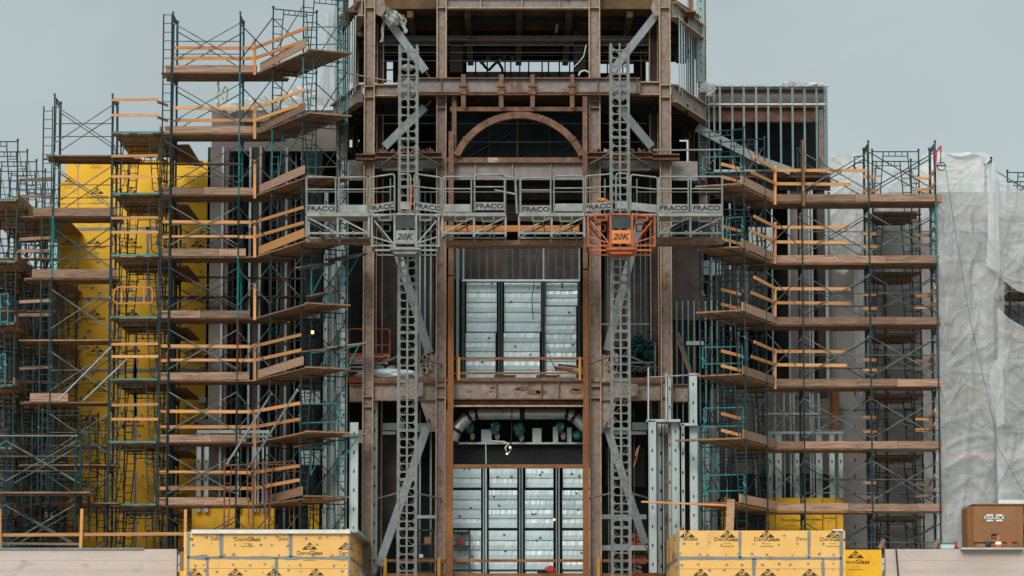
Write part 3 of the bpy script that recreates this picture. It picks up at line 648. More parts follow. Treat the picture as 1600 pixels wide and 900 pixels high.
for x0, y0, x1, y1 in ((1104, 330, 1130, 372), (1170, 355, 1205, 392), (1082, 407, 1130, 430)): rp_('glazing', x0, y0, x1, y1, 5.2, .1, 'foil' if y0 > 400 else 'duct')
rp_('lower_wall', 1110, 608, 1305, 740, 4.6, .3, 'mauvel'); rp_('lower_wall', 1300, 612, 1312, 690, 4.2, .3, 'rustpost')
for x in (1120, 1132, 1178, 1196, 1208, 1222, 1232, 1237, 1263, 1267, 1276): stud(x, x + 2.4, 615 if x > 1200 else 640, 780, 3.4, 'galv', False, RW)
for x0, x1 in ((1115, 1123), (1197, 1205), (1209, 1219), (1240, 1246), (1272, 1282), (1293, 1301), (1307, 1314)): stud(x0, x1, 676, 778, 2.6, 'galv', True, RW)
rp_('stud_track', 1197, 674, 1318, 678, 2.55, .3, 'galv'); rp_('stud_track', 1180, 645, 1282, 648, 3.3, .2, 'galv'); rp_('stud_track', 1140, 620, 1200, 622, 3.3, .2, 'galv')
rp_('opening', 1140, 742, 1196, 857, 4.2, .3, 'dark'); rp_('opening', 1200, 742, 1270, 780, 4.4, .1, 'dark')
for x0, x1, Y in ((1125, 1141, 2.6), (1197, 1212, 2.5), (1212, 1256, 2.3), (1256, 1285, 2.4), (1285, 1306, 2.6), (1306, 1318, 2.8)): rp_('sheathing_panel', x0, 778 if x0 > 1150 else 777, x1, 857, Y, .1, 'yel')
m = M(); logo(m, 1236, 804, 2.3, .4, 'n'); logo(m, 1270, 804, 2.4, .34, 'n'); logo(m, 1296, 804, 2.6, .26, 'n'); logo(m, 1132, 812, 2.6, .2, 't'); m.build('printed_lettering', ['print', 'faint', 'yel'], RW)
# grey block wrapped behind the right scaffold
GB = thing('grey_clad_block', 'grey board clad building block standing behind the right hand scaffold', 'building', (X(1390), 7, ROOF))
M().pp(1294, 300, 1468, 857, 5.0, 7).build('wall', 'grey', GB)
m = M()
for x in (1335, 1358, 1388, 1416, 1440):
    for y in range(560, 850, 26): m.pp(x, y, x + 2, y + 6, 4.99, .02)
m.build('fixing_holes', 'hole', GB); m = M(); m.pp(1384, 390, 1386, 857, 4.985, .02).pp(1294, 516, 1468, 517, 4.985, .02).pp(1294, 640, 1468, 641, 4.985, .02); m.build('board_joint', 'mauve', GB)
M().pp(1293, 298, 1300, 857, 4.6, .3).build('corner_strip', 'galv', GB)
M().pp(1466, 300, 1640, 857, 8.0, 4).build('wall_return', 'grey', GB)

# ================================================================== FRONT: low walls, boxes, roofs
def annex(label, x0, x1, Yf, top, mt_cap=True):
    t = thing('low_annex', label, 'building', (X((x0 + x1) / 2), Yf + 5, GZ)); a = X(x0, Yf); b = X(x1, Yf); zt = Z(top, Yf)
    M().box(a, b, Yf, Yf + .3, GZ, zt).build('parapet_wall', 'mem', t)
    m = M()
    for yy in (875, 890, 893): z = Z(yy, Yf); m.box(a, b, Yf - .007, Yf + .01, z - .007, z)
    m.build('membrane_lap', 'mem', t); return t
A1 = annex('low flat roofed annex with a beige membrane parapet at lower left', -90, 281, -3.6, 858)
M().box(X(-120), X(575), -3.3, 14, ROOF - .3, ROOF).build('roof', 'mem', A1)
M().pp(-90, 856, 225, 858.5, -3.66, .12).build('edge_trim', 'galvd', A1)
A2 = annex('low flat roofed annex with a beige membrane parapet at lower right', 1378, 1700, -3.6, 858)
M().box(X(1045), X(1720), -3.3, 14, ROOF - .3, ROOF).build('roof', 'mem', A2)
M().pp(1502, 855.5, 1600, 858.5, -3.9, .5).build('edge_trim', 'galv', A2)
m = M(); m.tube(W(1400, 858, -3.66), W(1404, 905, -3.66), .025); tag(m.build('lightning_cable', 'pole'), 'dark cable hanging down the beige parapet at lower right', 'cable')
def clad_box(label, x0, x1, xs, top, joints, redy, logos, side):
    Yf, Yb_ = -9.0, -.8; t = thing('yellow_clad_bay', label, 'building', (X((x0 + x1) / 2, Yf), Yf + 4, GZ))
    a = X(x0, Yf); b = X(x1, Yf); zt = Z(top, Yf); m = M().box(a, b, Yf, Yb_, GZ, zt); wl = m.build('wall', 'yelpale', t)
    tp = M()
    for j in joints: strip(tp, *j, Yf, .085)
    for k in range(60):
        x = x0 + (k % 12 + .5 + random.uniform(-.3, .3)) * (x1 - x0) / 12; y = [top + 9, top + 20, top + 37, top + 52, top + 62][k // 12] + random.uniform(-2, 2)
        if random.random() < .85: blob(tp, x, y, Yf, random.uniform(.02, .05))
    # side face tape and marks
    X_ = b if side > 0 else a; e = .012 * side
    for k in range(26):
        c = Vector((X_ + e, random.uniform(Yf + .4, Yb_ - .4), random.uniform(zt - 1.3, zt - .1))); r = .04
        tp.add([c + Vector((0, -3 * r, -r)), c + Vector((0, 3 * r, -r)), c + Vector((0, 3 * r, r)), c + Vector((0, -3 * r, r))], [(0, 1, 2, 3)])
    zj = Z(joints[0][1], Yf)
    tp.add([(X_ + e, Yf, zj - .045), (X_ + e, Yb_, zj - .045), (X_ + e, Yb_, zj + .045), (X_ + e, Yf, zj + .045)], [(0, 1, 2, 3)])
    for yy in (-6.2, -3.6): tp.add([(X_ + e, yy, zj), (X_ + e, yy + .12, zj), (X_ + e, yy + .12, zt), (X_ + e, yy, zt)], [(0, 1, 2, 3)])
    tp.box(X_ - .03, X_ + .02, Yf - .015, Yf + .05, GZ, zt - .01)
    tp.build('joint_tape', 'tape', wl)
    m = M(); m.slot(0); z = Z(redy, Yf); m.box(a + .02, b - .02, Yf - .006, Yf - .003, z, z + .008); m.build('red_guide_line', 'redln', wl)
    m = M()
    for it in logos:
        k, x, y, *q = it
        if k == 'L': logo(m, x, y, Yf, .46)
        elif k == 'T': logo(m, x, y, Yf, .46, 't')
        elif k == 'N': logo(m, x, y - 10.5, Yf, .46, 'n')
        else:
            c = W(x, y, Yf); c.y = Yf - .008; m.slot(0); put_text(m, k, c, .152, q[0] if q else 0, .95)
    m.build('printed_lettering', ['print', 'faint', 'yelpale'], wl)
    return t
B1 = clad_box('projecting bay clad in pale yellow boards with a white coping strip, lower left', 292, 548, 573, 831,
    [(293, 871, 547, 872), (346, 833, 346, 871), (454, 833, 454, 871), (324, 872, 324, 900), (432, 872, 432, 900), (294, 832, 294, 900)], 888.5,
    [('L', 484, 853), ('N', 387, 842), ('ss', 299, 842, .022), ('Dens', 337, 842), ('Dens', 442, 842), ('Dens', 538, 864), ('T', 540, 853), ('T', 368, 893.5), ('T', 428, 893.5), ('T', 494, 893.5), ('T', 304, 893.5)], 1)
M().pp(299, 827.5, 547, 833.5, -9.12, .5).build('coping', 'white', B1)
m = M(); m.beam((X(549, -9) + .05, -9, Z(829, -9)), (X(549, -9) + .05, -.8, Z(829, -9)), .35, .1); m.build('coping', 'galv', B1)
B2 = clad_box('projecting bay clad in pale yellow boards with cut logos along its top edge, lower right', 1058, 1316, 1043, 829,
    [(1059, 872, 1315, 872.5), (1156, 830, 1156, 872), (1264, 830, 1264, 872), (1178, 873, 1178, 900), (1286, 873, 1286, 900), (1314.5, 830, 1314.5, 900), (1060, 840, 1060, 846)], 889,
    [('T', 1074, 834), ('T', 1137, 834), ('T', 1198, 834), ('T', 1302, 834), ('N', 1136, 842), ('N', 1198, 842), ('N', 1301, 842), ('Dens', 1252, 842), ('nsGlass', 1078, 842, .01),
     ('T', 1095, 894), ('T', 1160, 894), ('T', 1200, 894), ('T', 1265, 894)], -1)
M().pp(1302, 827, 1317, 829.5, -9.05, .4).build('coping', 'white', B2)
M().pp(1044, 824, 1064, 900, -.75, .3).build('side_panel', 'yel', B2)
YP = thing('yellow_sheathing_patch', 'single bright yellow board with one triangle logo between the right bay and beige parapet', 'sheathing board', W(1348, 900, -3.7))
YPb = M().pp(1317, 859, 1378, 905, -3.75, .12).build('board', 'yel', YP)
m = M(); logo(m, 1337, 866, -3.75, .52); m.build('printed_lettering', ['print', 'faint', 'yel'], YPb)
YQ = thing('foam_edge_panel', 'rough brown yellow panel edge between left parapet and yellow bay', 'sheathing board', W(286, 900, -3.7))
M().pp(281, 862, 291, 905, -3.7, .3).build('panel', 'jobbox', YQ); M().pp(281, 892, 291, 905, -3.74, .04).build('lower_strip', 'yel', YQ); M().pp(276, 855, 292, 860, -3.72, .3).build('cap', 'hole', YQ)
# ================================================================== SCAFFOLDS
def P(px, Y, py=500): v = W(px, py, Y); return (v.x, v.y)
LM = scaffold('tallest straight scaffold run before the left wing, left of the angled bay', [P(265, 0), P(371, 0)], (0, 1), zlev, 0, 9, rails=(0, 2, 3, 5, 7, 9))
# braces joining the run to the angled bay
a_ = Vector((*P(371, 0), 0)); b_ = Vector((*P(423, -.9), 0)); d_ = b_ - a_
for k in range(0, 10):
    inst(brace_mesh(d_.length), 'cross_brace', LM, (a_.x, a_.y, zlev(k) - LIFT), math.atan2(d_.y, d_.x))
fdl = Vector((.89, .45, 0)).normalized(); fdr = Vector((-.89, .45, 0)).normalized()
LA = scaffold('angled scaffold bay swinging forward beside the left corner of the steel tower', [P(423, -.9), P(471, -2.8)], fdl, zlev, 0, 9, rails=(3, 5), tealp=.14)
LC = scaffold('face-on scaffold tower with orange guard boards standing before the yellow block', [P(173, 0), (P(173, 0)[0], 2.13), (P(173, 0)[0], 4.26)], (1, 0), zlev, 2, 9, brace_back=True)
def lblev(k): return zlev(k) - .70
LB = scaffold('left end scaffold bay with ladder frames before the left edge of the yellow block', [P(80, 0), P(171, 0)], (0, 1), lblev, 1, 8, rails=(1, 2, 3, 5, 6, 8))
LB2 = scaffold('rear scaffold run hidden behind the left end bay', [P(20, 3.2), P(62, 3.2)], (0, 1), lblev, 3, 8, brace_back=False)
def c0lev(k): return zlev(k) - .18
c0x = P(23, 0)[0] - FW
C0 = scaffold('long receding scaffold corridor at the far left edge with many frames one behind another', [(c0x, 2.13 * i) for i in range(6)], (1, 0), c0lev, 2, 9, ktop=[2]*6)
C1 = scaffold('scaffold corridor behind the far left one, mostly hidden by it', [(c0x - 1.9, 2.13 * i + .9) for i in range(3)], (1, 0), c0lev, 3, 9)
C2 = scaffold('short scaffold corridor filling the gap left of the yellow block', [(P(34, 3)[0], 3 + 2.13 * i) for i in range(3)], (1, 0), c0lev, 4, 9)
def flev(k): return Z(672, -2.2) + (1 - k) * LIFT
FL = scaffold('low front scaffold with white handrails at the lower left corner of the photo', [P(-95, -2.2), P(13, -2.2), P(121, -2.2)], (0, 1), flev, 1, 2, rails=())
FL2 = scaffold('stack of frames seen face-on just right of the low front scaffold', [(P(69, -.6)[0], -.6 + 2.0 * i) for i in range(3)], (1, 0), lambda k: Z(640, -.6) + (1 - k) * LIFT, 1, 2)
RM = scaffold('tall straight scaffold run of two bays before the grey block, right side', [P(1255, 0), P(1360, 0), P(1465, 0)], (0, 1), rlev, 2, 9, rails=(3, 4, 5, 6, 7, 8))
a_ = Vector((*P(1197, -.9), 0)); b_ = Vector((*P(1255, 0), 0)); d_ = b_ - a_
for k in range(3, 10): inst(brace_mesh(d_.length), 'cross_brace', RM, (a_.x, a_.y, rlev(k) - LIFT), math.atan2(d_.y, d_.x))
RA = scaffold('angled scaffold bay swinging forward beside the right corner of the steel tower', [P(1197, -.9), P(1164, -2.8)], fdr, rlev, 2, 9, tealp=.10)
RC = scaffold('face-on scaffold frames standing behind the right run in front of the grey wall', [(P(1366, 1.75)[0], 1.75), (P(1366, 1.75)[0], 3.85)], (1, 0), rlev, 2, 9)
RT = scaffold('scaffold run wrapped under the milky plastic tarp', [P(1553, 1.2), P(1650, 1.2)], (0, 1), lambda k: rlev(k) - .35, 2, 9)
RT2 = scaffold('rear scaffold behind the wrapped run at the far right edge', [(P(1578, 5)[0], 5.0), (P(1578, 5)[0], 7.1)], (1, 0), lambda k: rlev(k) - .2, 2, 9)
RT3 = scaffold('hidden scaffold frames between the right run and wrapped run', [(P(1475, 2.6)[0], 2.6), (P(1475, 2.6)[0], 4.7)], (1, 0), lambda k: rlev(k) - .3, 3, 9)

II = scaffold('inner scaffold frames standing behind the angled left bay', [(P(470, 1.4)[0], 1.4), (P(470, 1.4)[0], 3.0)], (1, 0), zlev, 3, 9)
IR = scaffold('inner scaffold frames standing behind the angled right bay', [(P(1124, 1.2)[0], 1.2), (P(1124, 1.2)[0], 2.9)], (1, 0), rlev, 3, 9)
IM = scaffold('inner scaffold run behind the straight left run, close to the left wing', [P(274, 2.6), P(374, 2.6)], (0, 1), lambda k: zlev(k) - .3, 3, 9, brace_back=False)
C3 = scaffold('crowded scaffold frames standing between the far left corridor and left end bay', [(P(-20, .9)[0], .9), (P(-20, .9)[0], 3.0), (P(-20, .9)[0], 5.1)], (1, 0), lambda k: c0lev(k) - .45, 3, 9)
C5 = scaffold('face-on frames low behind the low front scaffold', [(P(20, .9)[0], .9), (P(20, .9)[0], 3.0)], (1, 0), lambda k: zlev(k) - .3, 7, 9)
for i in range(5):
    zz = lblev(3 + i) - 1.1 + .3 * (i % 2)
    deck(f'{ORD[i]} narrow plank crossing behind the left end bay', (P(-40, 2)[0], 2.0 + .3 * i), (P(86, 2)[0], 2.0 + .3 * i), (0, .52), zz, n=2, mt='pinedk')
# access ladders (narrow frames clipped to the end posts)
def ladder_tower(label, px0, px1, ya, yb, Y, mt='pole'):
    xa, xb = P(px0, Y)[0], P(px1, Y)[0]; z1 = Z(ya, Y); z0 = Z(yb, Y); t = thing('access_ladder', label, 'ladder', (xa, Y, z0), 'ladder frames clipped to scaffold ends')
    m = M(); m.tube((xa, Y, z0), (xa, Y, z1), .024); m.tube((xb, Y, z0), (xb, Y, z1), .02); m.build('side_rail', mt, t)
    m = M(); z = z0 + .2
    while z < z1: m.tube((xa, Y, z), (xb, Y, z), .013); z += .285
    m.build('rungs', mt, t); return t
ladder_tower('narrow ladder frame clipped left of the tallest scaffold run', 250, 263, 22, 790, -.05)
ladder_tower('narrow ladder frame clipped to the left end scaffold bay', 63, 77, 166, 790, .1)
ladder_tower('narrow ladder frame at the top of the angled left bay', 525, 537, 0, 300, -2.0)

# --- decks and toe boards
GD = 'plank decks of the scaffolds'; GTB = 'toe boards on the scaffold decks'
toe_h = .235
def toe(label, A, B, mt='toe', h=toe_h): return board('toe_board', label, 'toe board', A, B, h, .042, mt, GTB)
Lx0, Lx1 = P(262, 0)[0], P(398, 0)[0]
for k in range(1, 9):
    o = ORD[k - 1]; z = zlev(k)
    xs = Lx0 - (.18 if k < 3 else .38)
    deck(f'{o} plank deck of the straight left scaffold run', (xs, .05), (Lx1 + .9, .05), (0, 1.45), z, n=5)
    ends = {1: 398, 2: 398, 3: 398, 4: 383, 5: 390, 6: 390, 7: 386, 8: 392}[k]
    xe = P(ends, 0)[0]; xm = xs + (xe - xs) * random.uniform(.4, .75)
    toe(f'left toe board on the {o} deck of the straight left run', (xs + .02, .03, z + .05), (xm, .03, z + .05))
    toe(f'right toe board on the {o} deck of the straight left run', (xm + .01, .03, z + .05), (xe, .03, z + .05 + random.uniform(-.02, .02)))
    # angled bay
    A = Vector((Lx1, .02, z + .02)); B = Vector((*P(477, -3.25), z + .10))
    sl = .10 if k < 8 else .05
    deck(f'{o} plank deck of the angled left bay', A.xy, B.xy, fdl.xy * 1.40, z, slope=sl, n=5)
    if k not in (5, 7):
        toe(f'sloping toe board on the {o} deck of the angled left bay', A + Vector((.12 if k < 8 else .5, -.02, .06)), B + Vector((-.06, -.02, .03 + sl)), 'pine' if k == 4 else 'toe', toe_h * 1.15)
    m = M(); c0 = B + Vector((.02, -.05, .05)); m.beam(c0, c0 + fdl * 1.46, .26, .05, up=(0, 0, 1))
    tag(m.build('end_plank', 'plank' if k % 2 else 'toe'), f'loose end plank capping the {o} deck of the angled left bay', 'plank', 'loose planks')
for k in range(2, 9):
    deck(f'{ORD[k-2]} narrow deck running back behind the straight left run', (P(292, 1.5)[0], 1.6), (P(292, 1.5)[0], 6.0), (-.8, 0), zlev(k) - .1, n=3)
    deck(f'{ORD[k-2]} thin catwalk behind the straight left run', (P(256, 2)[0], 2.6), (P(470, 2)[0], 2.6), (0, .5), zlev(k) - 1.0 + .25 * (k % 2), n=2) if k in (4, 7) else None
for k in range(2, 9):
    o = ORD[k - 2]; z = zlev(k) + .02; x0, _ = P(173, 0); n = 5
    dl = 4.6 if k != 2 else 5.0
    deck(f'{o} deck of the face-on tower before the yellow block, boards running away', (x0 + FW, 0.0), (x0 + FW, dl), (-FW, 0), z, tealend=True, n=6, mt='pinedk')
    toe(f'side toe board of the {o} face-on tower deck', (x0 + FW - .03, .1, z + .05), (x0 + FW - .03, dl, z + .05))
for k in range(1, 7):
    o = ORD[k - 1]; z = lblev(k + 1) ; x0 = P(64 if k == 1 else 34, 0)[0]; x1 = P(206 if k in (1,) else 180, 0)[0]
    if k in (1, 5): z = z
    deck(f'{o} plank deck of the left end bay', (x0, .05), (x1, .05), (0, 1.4), z, n=5)
    if k in (2, 3, 5): toe(f'long pale toe board on the {o} deck of the left end bay', (x0 + .3, .03, z + .05), (x1 if k != 5 else P(108, 0)[0], .03, z + .05), h=.27)
for k in range(3, 9):
    o = ORD[k - 3]; z = c0lev(k)
    deck(f'{o} long deck of the far left corridor, boards running away', (c0x + FW, -.1), (c0x + FW, 10.4), (-FW, 0), z, tealend=True, n=5, mt='pinedk')
    toe(f'side toe board of the {o} far left corridor deck', (c0x + FW + .02, -.1, z + .05), (c0x + FW + .02, 7.5, z + .05))
    deck(f'{o} deck filling the gap beside the far left corridor', (P(34, 3)[0] + FW, 3), (P(34, 3)[0] + FW, 7.4), (-FW, 0), z - .25, n=5, mt='pinedk')
zf = flev(1) - LIFT + .02
deck('broad plank deck of the low front scaffold, lower left corner', (P(-95, -2.2)[0], -2.3), (P(142, -2.2)[0], -2.3), (0, 1.8), zf, n=6, mt='toe')
for xx, yy in ((195, 783),): deck('dark plank deck between the low front scaffold and yellow block', (P(60, -.6)[0], -.6), (P(190, -.6)[0], -.6), (0, 3.4), Z(787, -.6), n=9)
Rx0, Rx1 = P(1212, 0)[0], P(1470, 0)[0]
for k in range(3, 9):
    o = ORD[k - 3]; z = rlev(k)
    xr = P({3: 1478, 8: 1488}.get(k, 1470), 0)[0]
    deck(f'{o} plank deck of the straight right scaffold run, left bay', (Rx0 - .8, .05), (P(1362, 0)[0], .05), (0, 1.45), z, n=5)
    deck(f'{o} plank deck of the straight right scaffold run, right bay', (P(1355, 0)[0], .05), (xr, .05), (0, 1.45), z + .03, n=5, mt='plank' if k < 7 else 'grey')
    xm = P(random.choice([1252, 1322, 1340]), 0)[0]; xn = P(random.choice([1385, 1400, 1430]), 0)[0]
    for q, (u0, u1) in enumerate(((Rx0, xm), (xm + .01, xn), (xn + .01, xr))):
        toe(f'{("left", "middle", "right")[q]} toe board on the {o} deck of the straight right run', (u0, .03, z + .055), (u1, .03, z + .055 + random.uniform(-.015, .015)))
    A = Vector((Rx0, .02, z + .02)); B = Vector((*P(1158 if k < 8 else 1152, -3.0), z + .10))
    deck(f'{o} plank deck of the angled right bay', B.xy, A.xy, fdr.xy * 1.40, z + .1, slope=-.1, n=5)
    toe(f'sloping toe board on the {o} deck of the angled right bay', A + Vector((-.02, -.02, .06)), B + Vector((.03, -.02, .07)), h=toe_h * 1.15)
    m = M(); c0 = B + Vector((-.02, -.05, .06)); m.beam(c0, c0 + fdr * (1.46 if k != 7 else 2.2), .26, .05, up=(0, 0, 1))
    tag(m.build('end_plank', 'plank'), f'loose end plank capping the {o} deck of the angled right bay', 'plank', 'loose planks')
    deck(f'{o} deck of the face-on frames behind the right run', (P(1366, 1.75)[0], 1.6), (P(1437, 1.75)[0], 1.6), (0, 3.0), z - .12, n=10)
    if k < 8: deck(f'{o} deck inside the wrapped scaffold under the milky tarp', (P(1472, 1)[0], 1.2), (P(1660, 1)[0], 1.2), (0, 1.4), z - .30, n=4)
    toe(f'toe board inside the wrapped scaffold, {o}', (P(1472, 1)[0], 1.15, z - .24), (P(1660, 1)[0], 1.15, z - .24))
    deck(f'{o} deck at the far right edge behind the tarps', (P(1578, 5)[0], 4.8), (P(1578, 5)[0] + FW, 4.8), (0, 3), z - .35, n=8)
# catwalk plank across the lower right
m = M(); m.beam(W(1002, 784, -3.2), W(1142, 790, -3.0), .24, .05, up=(0, 0, 1)); tag(m.build('long_plank', 'pine'), 'thin long plank poking left from the lowest right deck across the bright studs', 'plank', 'loose planks')
m = M(); m.beam(W(1142, 780, -3.3), W(1140, 832, -3.3), .05, .24, up=(1, 0, 0)); tag(m.build('upright_plank', 'toe'), 'short upright plank with a grey stamp leaning at the lowest right deck', 'plank', 'loose planks')
m = M(); m.beam(W(90, 254, 1.5), W(380, 257, 1.5), .1, .07); tag(m.build('ledger_pole', 'rustpipe'), 'thin brown pole running behind scaffold near the top of the yellow block', 'pole', 'loose poles')
m = M(); m.beam(W(255, 432, 1.9), W(480, 436, 1.9), .24, .05, up=(0, 0, 1)); tag(m.build('ledger_plank', 'rust'), 'dark brown plank behind the straight left run at mid height', 'plank', 'loose planks')

# side brackets with short catwalk planks near the tower corners
def bracket(label, px0, py0, px1, py1, Y):
    t = thing('side_bracket', label, 'bracket', W(px0, py0, Y), 'teal side brackets carrying short planks'); A = W(px0, py0, Y); B = W(px1, py1, Y)
    m = M(); e = A - Vector((0, 0, .85))
    m.tube(A, B, .024).tube(e, A, .024).tube(e, A.lerp(B, .85), .02); m.build('arm', 'teal', t)
    m = M(); m.beam(A + Vector((-.55, .2, .04)), B + Vector((.15, .2, .06)), .24, .05, up=(0, 0, 1)); m.beam(A + Vector((-.45, .5, .04)), B + Vector((.05, .5, .06)), .24, .05, up=(0, 0, 1)); m.build('plank', 'plank', t)
for i, (x0, y0, x1, y1, Y) in enumerate(((534, 407, 566, 398, -2.3), (487, 420, 516, 412, -2.0), (536, 545, 566, 538, -2.2), (486, 552, 524, 546, -1.8), (531, 683, 566, 681, -2.3), (486, 700, 514, 692, -1.9), (1120, 690, 1095, 696, -2.3), (505, 465, 520, 455, -1.5))):
    bracket(('upper right', 'upper left', 'middle right', 'middle left', 'lower right', 'lower left', 'lower right-hand side', 'small')[i] + ' teal bracket with short planks ' + ('beside the bright stud at the left tower corner' if i != 6 else 'near the right tower corner'), x0, y0, x1, y1, Y)
# teal swing gates on the bays
def gate(label, x0, y0, x1, y1, Y, mt='teal', cat='safety gate'):
    A = W(x0, y0, Y); B = W(x1, y1, Y); t = thing('safety_gate', label, cat, (A.x, Y, B.z), 'small pipe gates on scaffold bays')
    m = M(); r = .021
    m.path([Vector((A.x, Y, B.z - .12)), Vector((A.x, Y, A.z)), Vector((B.x, Y, A.z + .03)), Vector((B.x, Y, B.z - .12))], r); m.build('gate_frame', mt, t)
    m = M(); m.tube((A.x, Y, B.z), (B.x, Y, B.z + .03), r); m.build('mid_rail', mt, t)
    m = M(); m.tube((A.x - .03, Y, A.z - .3), (A.x + .05, Y - .02, A.z - .45), .04).tube((B.x - .03, Y, A.z - .2), (B.x + .03, Y - .02, A.z - .35), .04); m.build('clamp', mt, t)
for i, (x0, y0, x1, y1, Y, mt) in enumerate(((1098, 246, 1158, 270, -2.6, 'teal'), (1135, 341, 1160, 368, -2.6, 'teal'), (1098, 440, 1160, 467, -2.6, 'brace'), (1098, 543, 1160, 569, -2.6, 'teal'), (1100, 638, 1161, 667, -2.6, 'teal'), (1101, 743, 1163, 768, -2.6, 'teal'),
        (469, 632, 528, 661, -2.6, 'teal'), (472, 232, 528, 262, -2.4, 'brace'), (478, 43, 534, 70, -2.2, 'teal'), (1, 460, 12, 503, -.4, 'teal'), (0, 555, 8, 595, -.4, 'teal'), (1335, 245, 1350, 255, 2, 'pole'))):
    gate(('topmost right-hand', 'second right-hand', 'pale third right-hand', 'fourth right-hand', 'fifth right-hand', 'lowest right-hand', 'lower left-hand', 'pale upper left-hand', 'highest left-hand', 'upper far-left', 'lower far-left', 'small dark')[i] + ' pipe gate closing a scaffold bay end', x0, y0, x1, y1, Y, mt)
t = thing('tower_gate', 'bright orange yellow pipe gate with looped ends on the face-on tower', 'safety gate', W(180, 475, -.1)); Y = -.1; m = M(); r = .024
m.path([W(178, 463, Y), W(179, 453, Y), W(184, 449, Y), W(234, 449, Y), W(238, 455, Y), W(238, 470, Y), W(235, 474, Y), W(181, 474, Y), W(177, 468, Y), W(178, 463, Y)], r); m.build('gate_frame', 'pineor', t)
m = M(); m.tube(W(190, 449, Y), W(190, 474, Y), r).tube(W(225, 449, Y), W(225, 474, Y), r); m.build('bar', 'pineor', t)

# timber guard rails
GG = 'timber guardrails of the scaffolds'
def guard(label, rails, posts, mt='pine', h=.10):
    a = W(*rails[0][0]) if rails else W(*posts[0][0]); t = thing('timber_guardrail', label, 'guardrail', (a.x, a.y, a.z - .5), GG)
    for p, q in rails: m = M(); m.beam(W(*p), W(*q), .04, h, up=(0, 0, 1)); m.build('rail', mt, t)
    for p, q in posts: m = M(); m.beam(W(*p), W(*q), .09, .05, up=(0, 1, 0)); m.build('post', mt, t)
    return t
yb2 = -3.2
def lguard(k, y1, y2, ya, yb_, ye1, ye2, x0=268, mt='pine', xe=478):
    guard(f'{ORD[k-1]} timber guardrail of the left scaffold, bending forward at its post', [((x0, y1 - .5, .06), (398, y1 + .5, .06)), ((x0, y2, .06), (398, y2, .06)), ((398, y1, -.05), (xe, ye1, yb2)), ((398, y2, -.05), (xe, ye2, yb2))], [((398, ya, -.1), (398, yb_, -.1))], mt)
lguard(1, 75, 91, 61, 117, 44, 63, mt='pineor'); lguard(2, 169, 188, 153, 217, 140, 161, mt='pine', xe=476)
lguard(4, 347, 370, 345, 402, 324, 348, x0=252, xe=474); lguard(6, 541, 563, 537, 595, 523, 547, x0=248, xe=470); lguard(7, 643, 667, 640, 700, 630, 655, x0=246, xe=468)
lguard(8, 738, 763, 720, 788, 728, 750, x0=248, xe=467)
for k, y0, y1 in ((3, 250, 310), (5, 443, 500)): guard(f'lone orange timber post at the bend of the {ORD[k-1]} left deck', [], [((398, y0, -.1), (398, y1, -.1))])
# on the face-on tower
for i, (y0, y1) in enumerate(((156, 180), (244, 276), (341, 363), (538, 557), (633, 655))):
    guard(f'{ORD[i]} pair of short guard boards across the face-on tower', [((174, y0, -.05), (247, y0 - 1, -.05)), ((174, y1, -.05), (247, y1, -.05))], [], h=.085)
    guard(f'{ORD[i]} pair of side boards running back on the face-on tower', [((246, y0 + 3, .1), (262, y0 + 9, 2.0)), ((246, y1 + 3, .1), (262, y1 + 9, 2.0))], [], h=.085)
for i, (y0, y1) in enumerate(((281, 307), (373, 392), (471, 492), (575, None))):
    guard(f'{ORD[i]} short brown guard boards left of the left end bay', [((30, y0 + 1, .3), (82, y0 - 2, .3))] + ([((28, y1, .3), (80, y1, .3))] if y1 else []), [], 'toe', .1)
for k, ys in ((3, (266, 287, 259, 320)), (4, (355, 378, 347, 412)), (5, (451, 473, 450, 495)), (6, (549, 570, 545, 608))):
    y1, y2, p0, p1 = ys; xe = {3: 1358, 4: 1328, 5: 1329, 6: 1323}[k]; dz = {3: (-22, -18), 4: (-17, -17), 5: (-18, -16), 6: (-15, -13)}[k]
    guard(f'{ORD[k-3]} timber guardrail of the right scaffold, bending forward at its post', [((1212, y1, .06), (xe, y1 + .5, .06)), ((1212, y2, .06), (xe - (28 if k == 3 else 0), y2 + 1, .06)), ((1178, y1 + dz[0], -2.0), (1212, y1, -.05)), ((1174, y2 + dz[1], -2.2), (1212, y2, -.05))],
        [((1211, p0, -.1), (1211, p1, -.1))])
for k in range(3, 9):
    y = {3: (256, 276), 4: (353, 373), 5: (452, 475), 6: (548, 571), 7: (646, 672), 8: None}[k]
    if y: guard(f'{ORD[k-3]} pair of stubby boards beyond the angled right bay', [((1127, y[0], -2.0), (1158, y[0] + 8, -2.4)), ((1127, y[1], -2.0), (1158, y[1] + 8, -2.4))], [], h=.095)
for i, y in enumerate(((276, 298), (365, 385), (460, 482), (562, 578), (652, 674), (754, 777))):
    guard(f'{ORD[i]} pair of short blocks at the middle post of the right run', [((1348, y[0], .9), (1369, y[0] + .5, .9)), ((1348, y[1], .9), (1370, y[1], .9))], [], 'pine' if i < 5 else 'toe')
    guard(f'{ORD[i]} pair of end boards closing the right run', [((1430, y[0] + 2, 1.3), (1455, y[0] + 3, 1.3)), ((1430, y[1] - 4 + 2, 1.3), (1455, y[1] - 2, 1.3)), ((1452, y[0] + 2, 1.3), (1461, y[0] - 11, 0)), ((1452, y[1] - 2, 1.3), (1461, y[1] - 12, 0))], [], 'toe' if i % 2 else 'pine')
m = M(); m.beam(W(1255, 218, -.15), W(1256, 322, -.15), .08, .05, up=(0, 1, 0)); tag(m.build('upright_pole', 'rustpost'), 'orange brown upright pole at the left post of the right run', 'pole', 'loose poles')
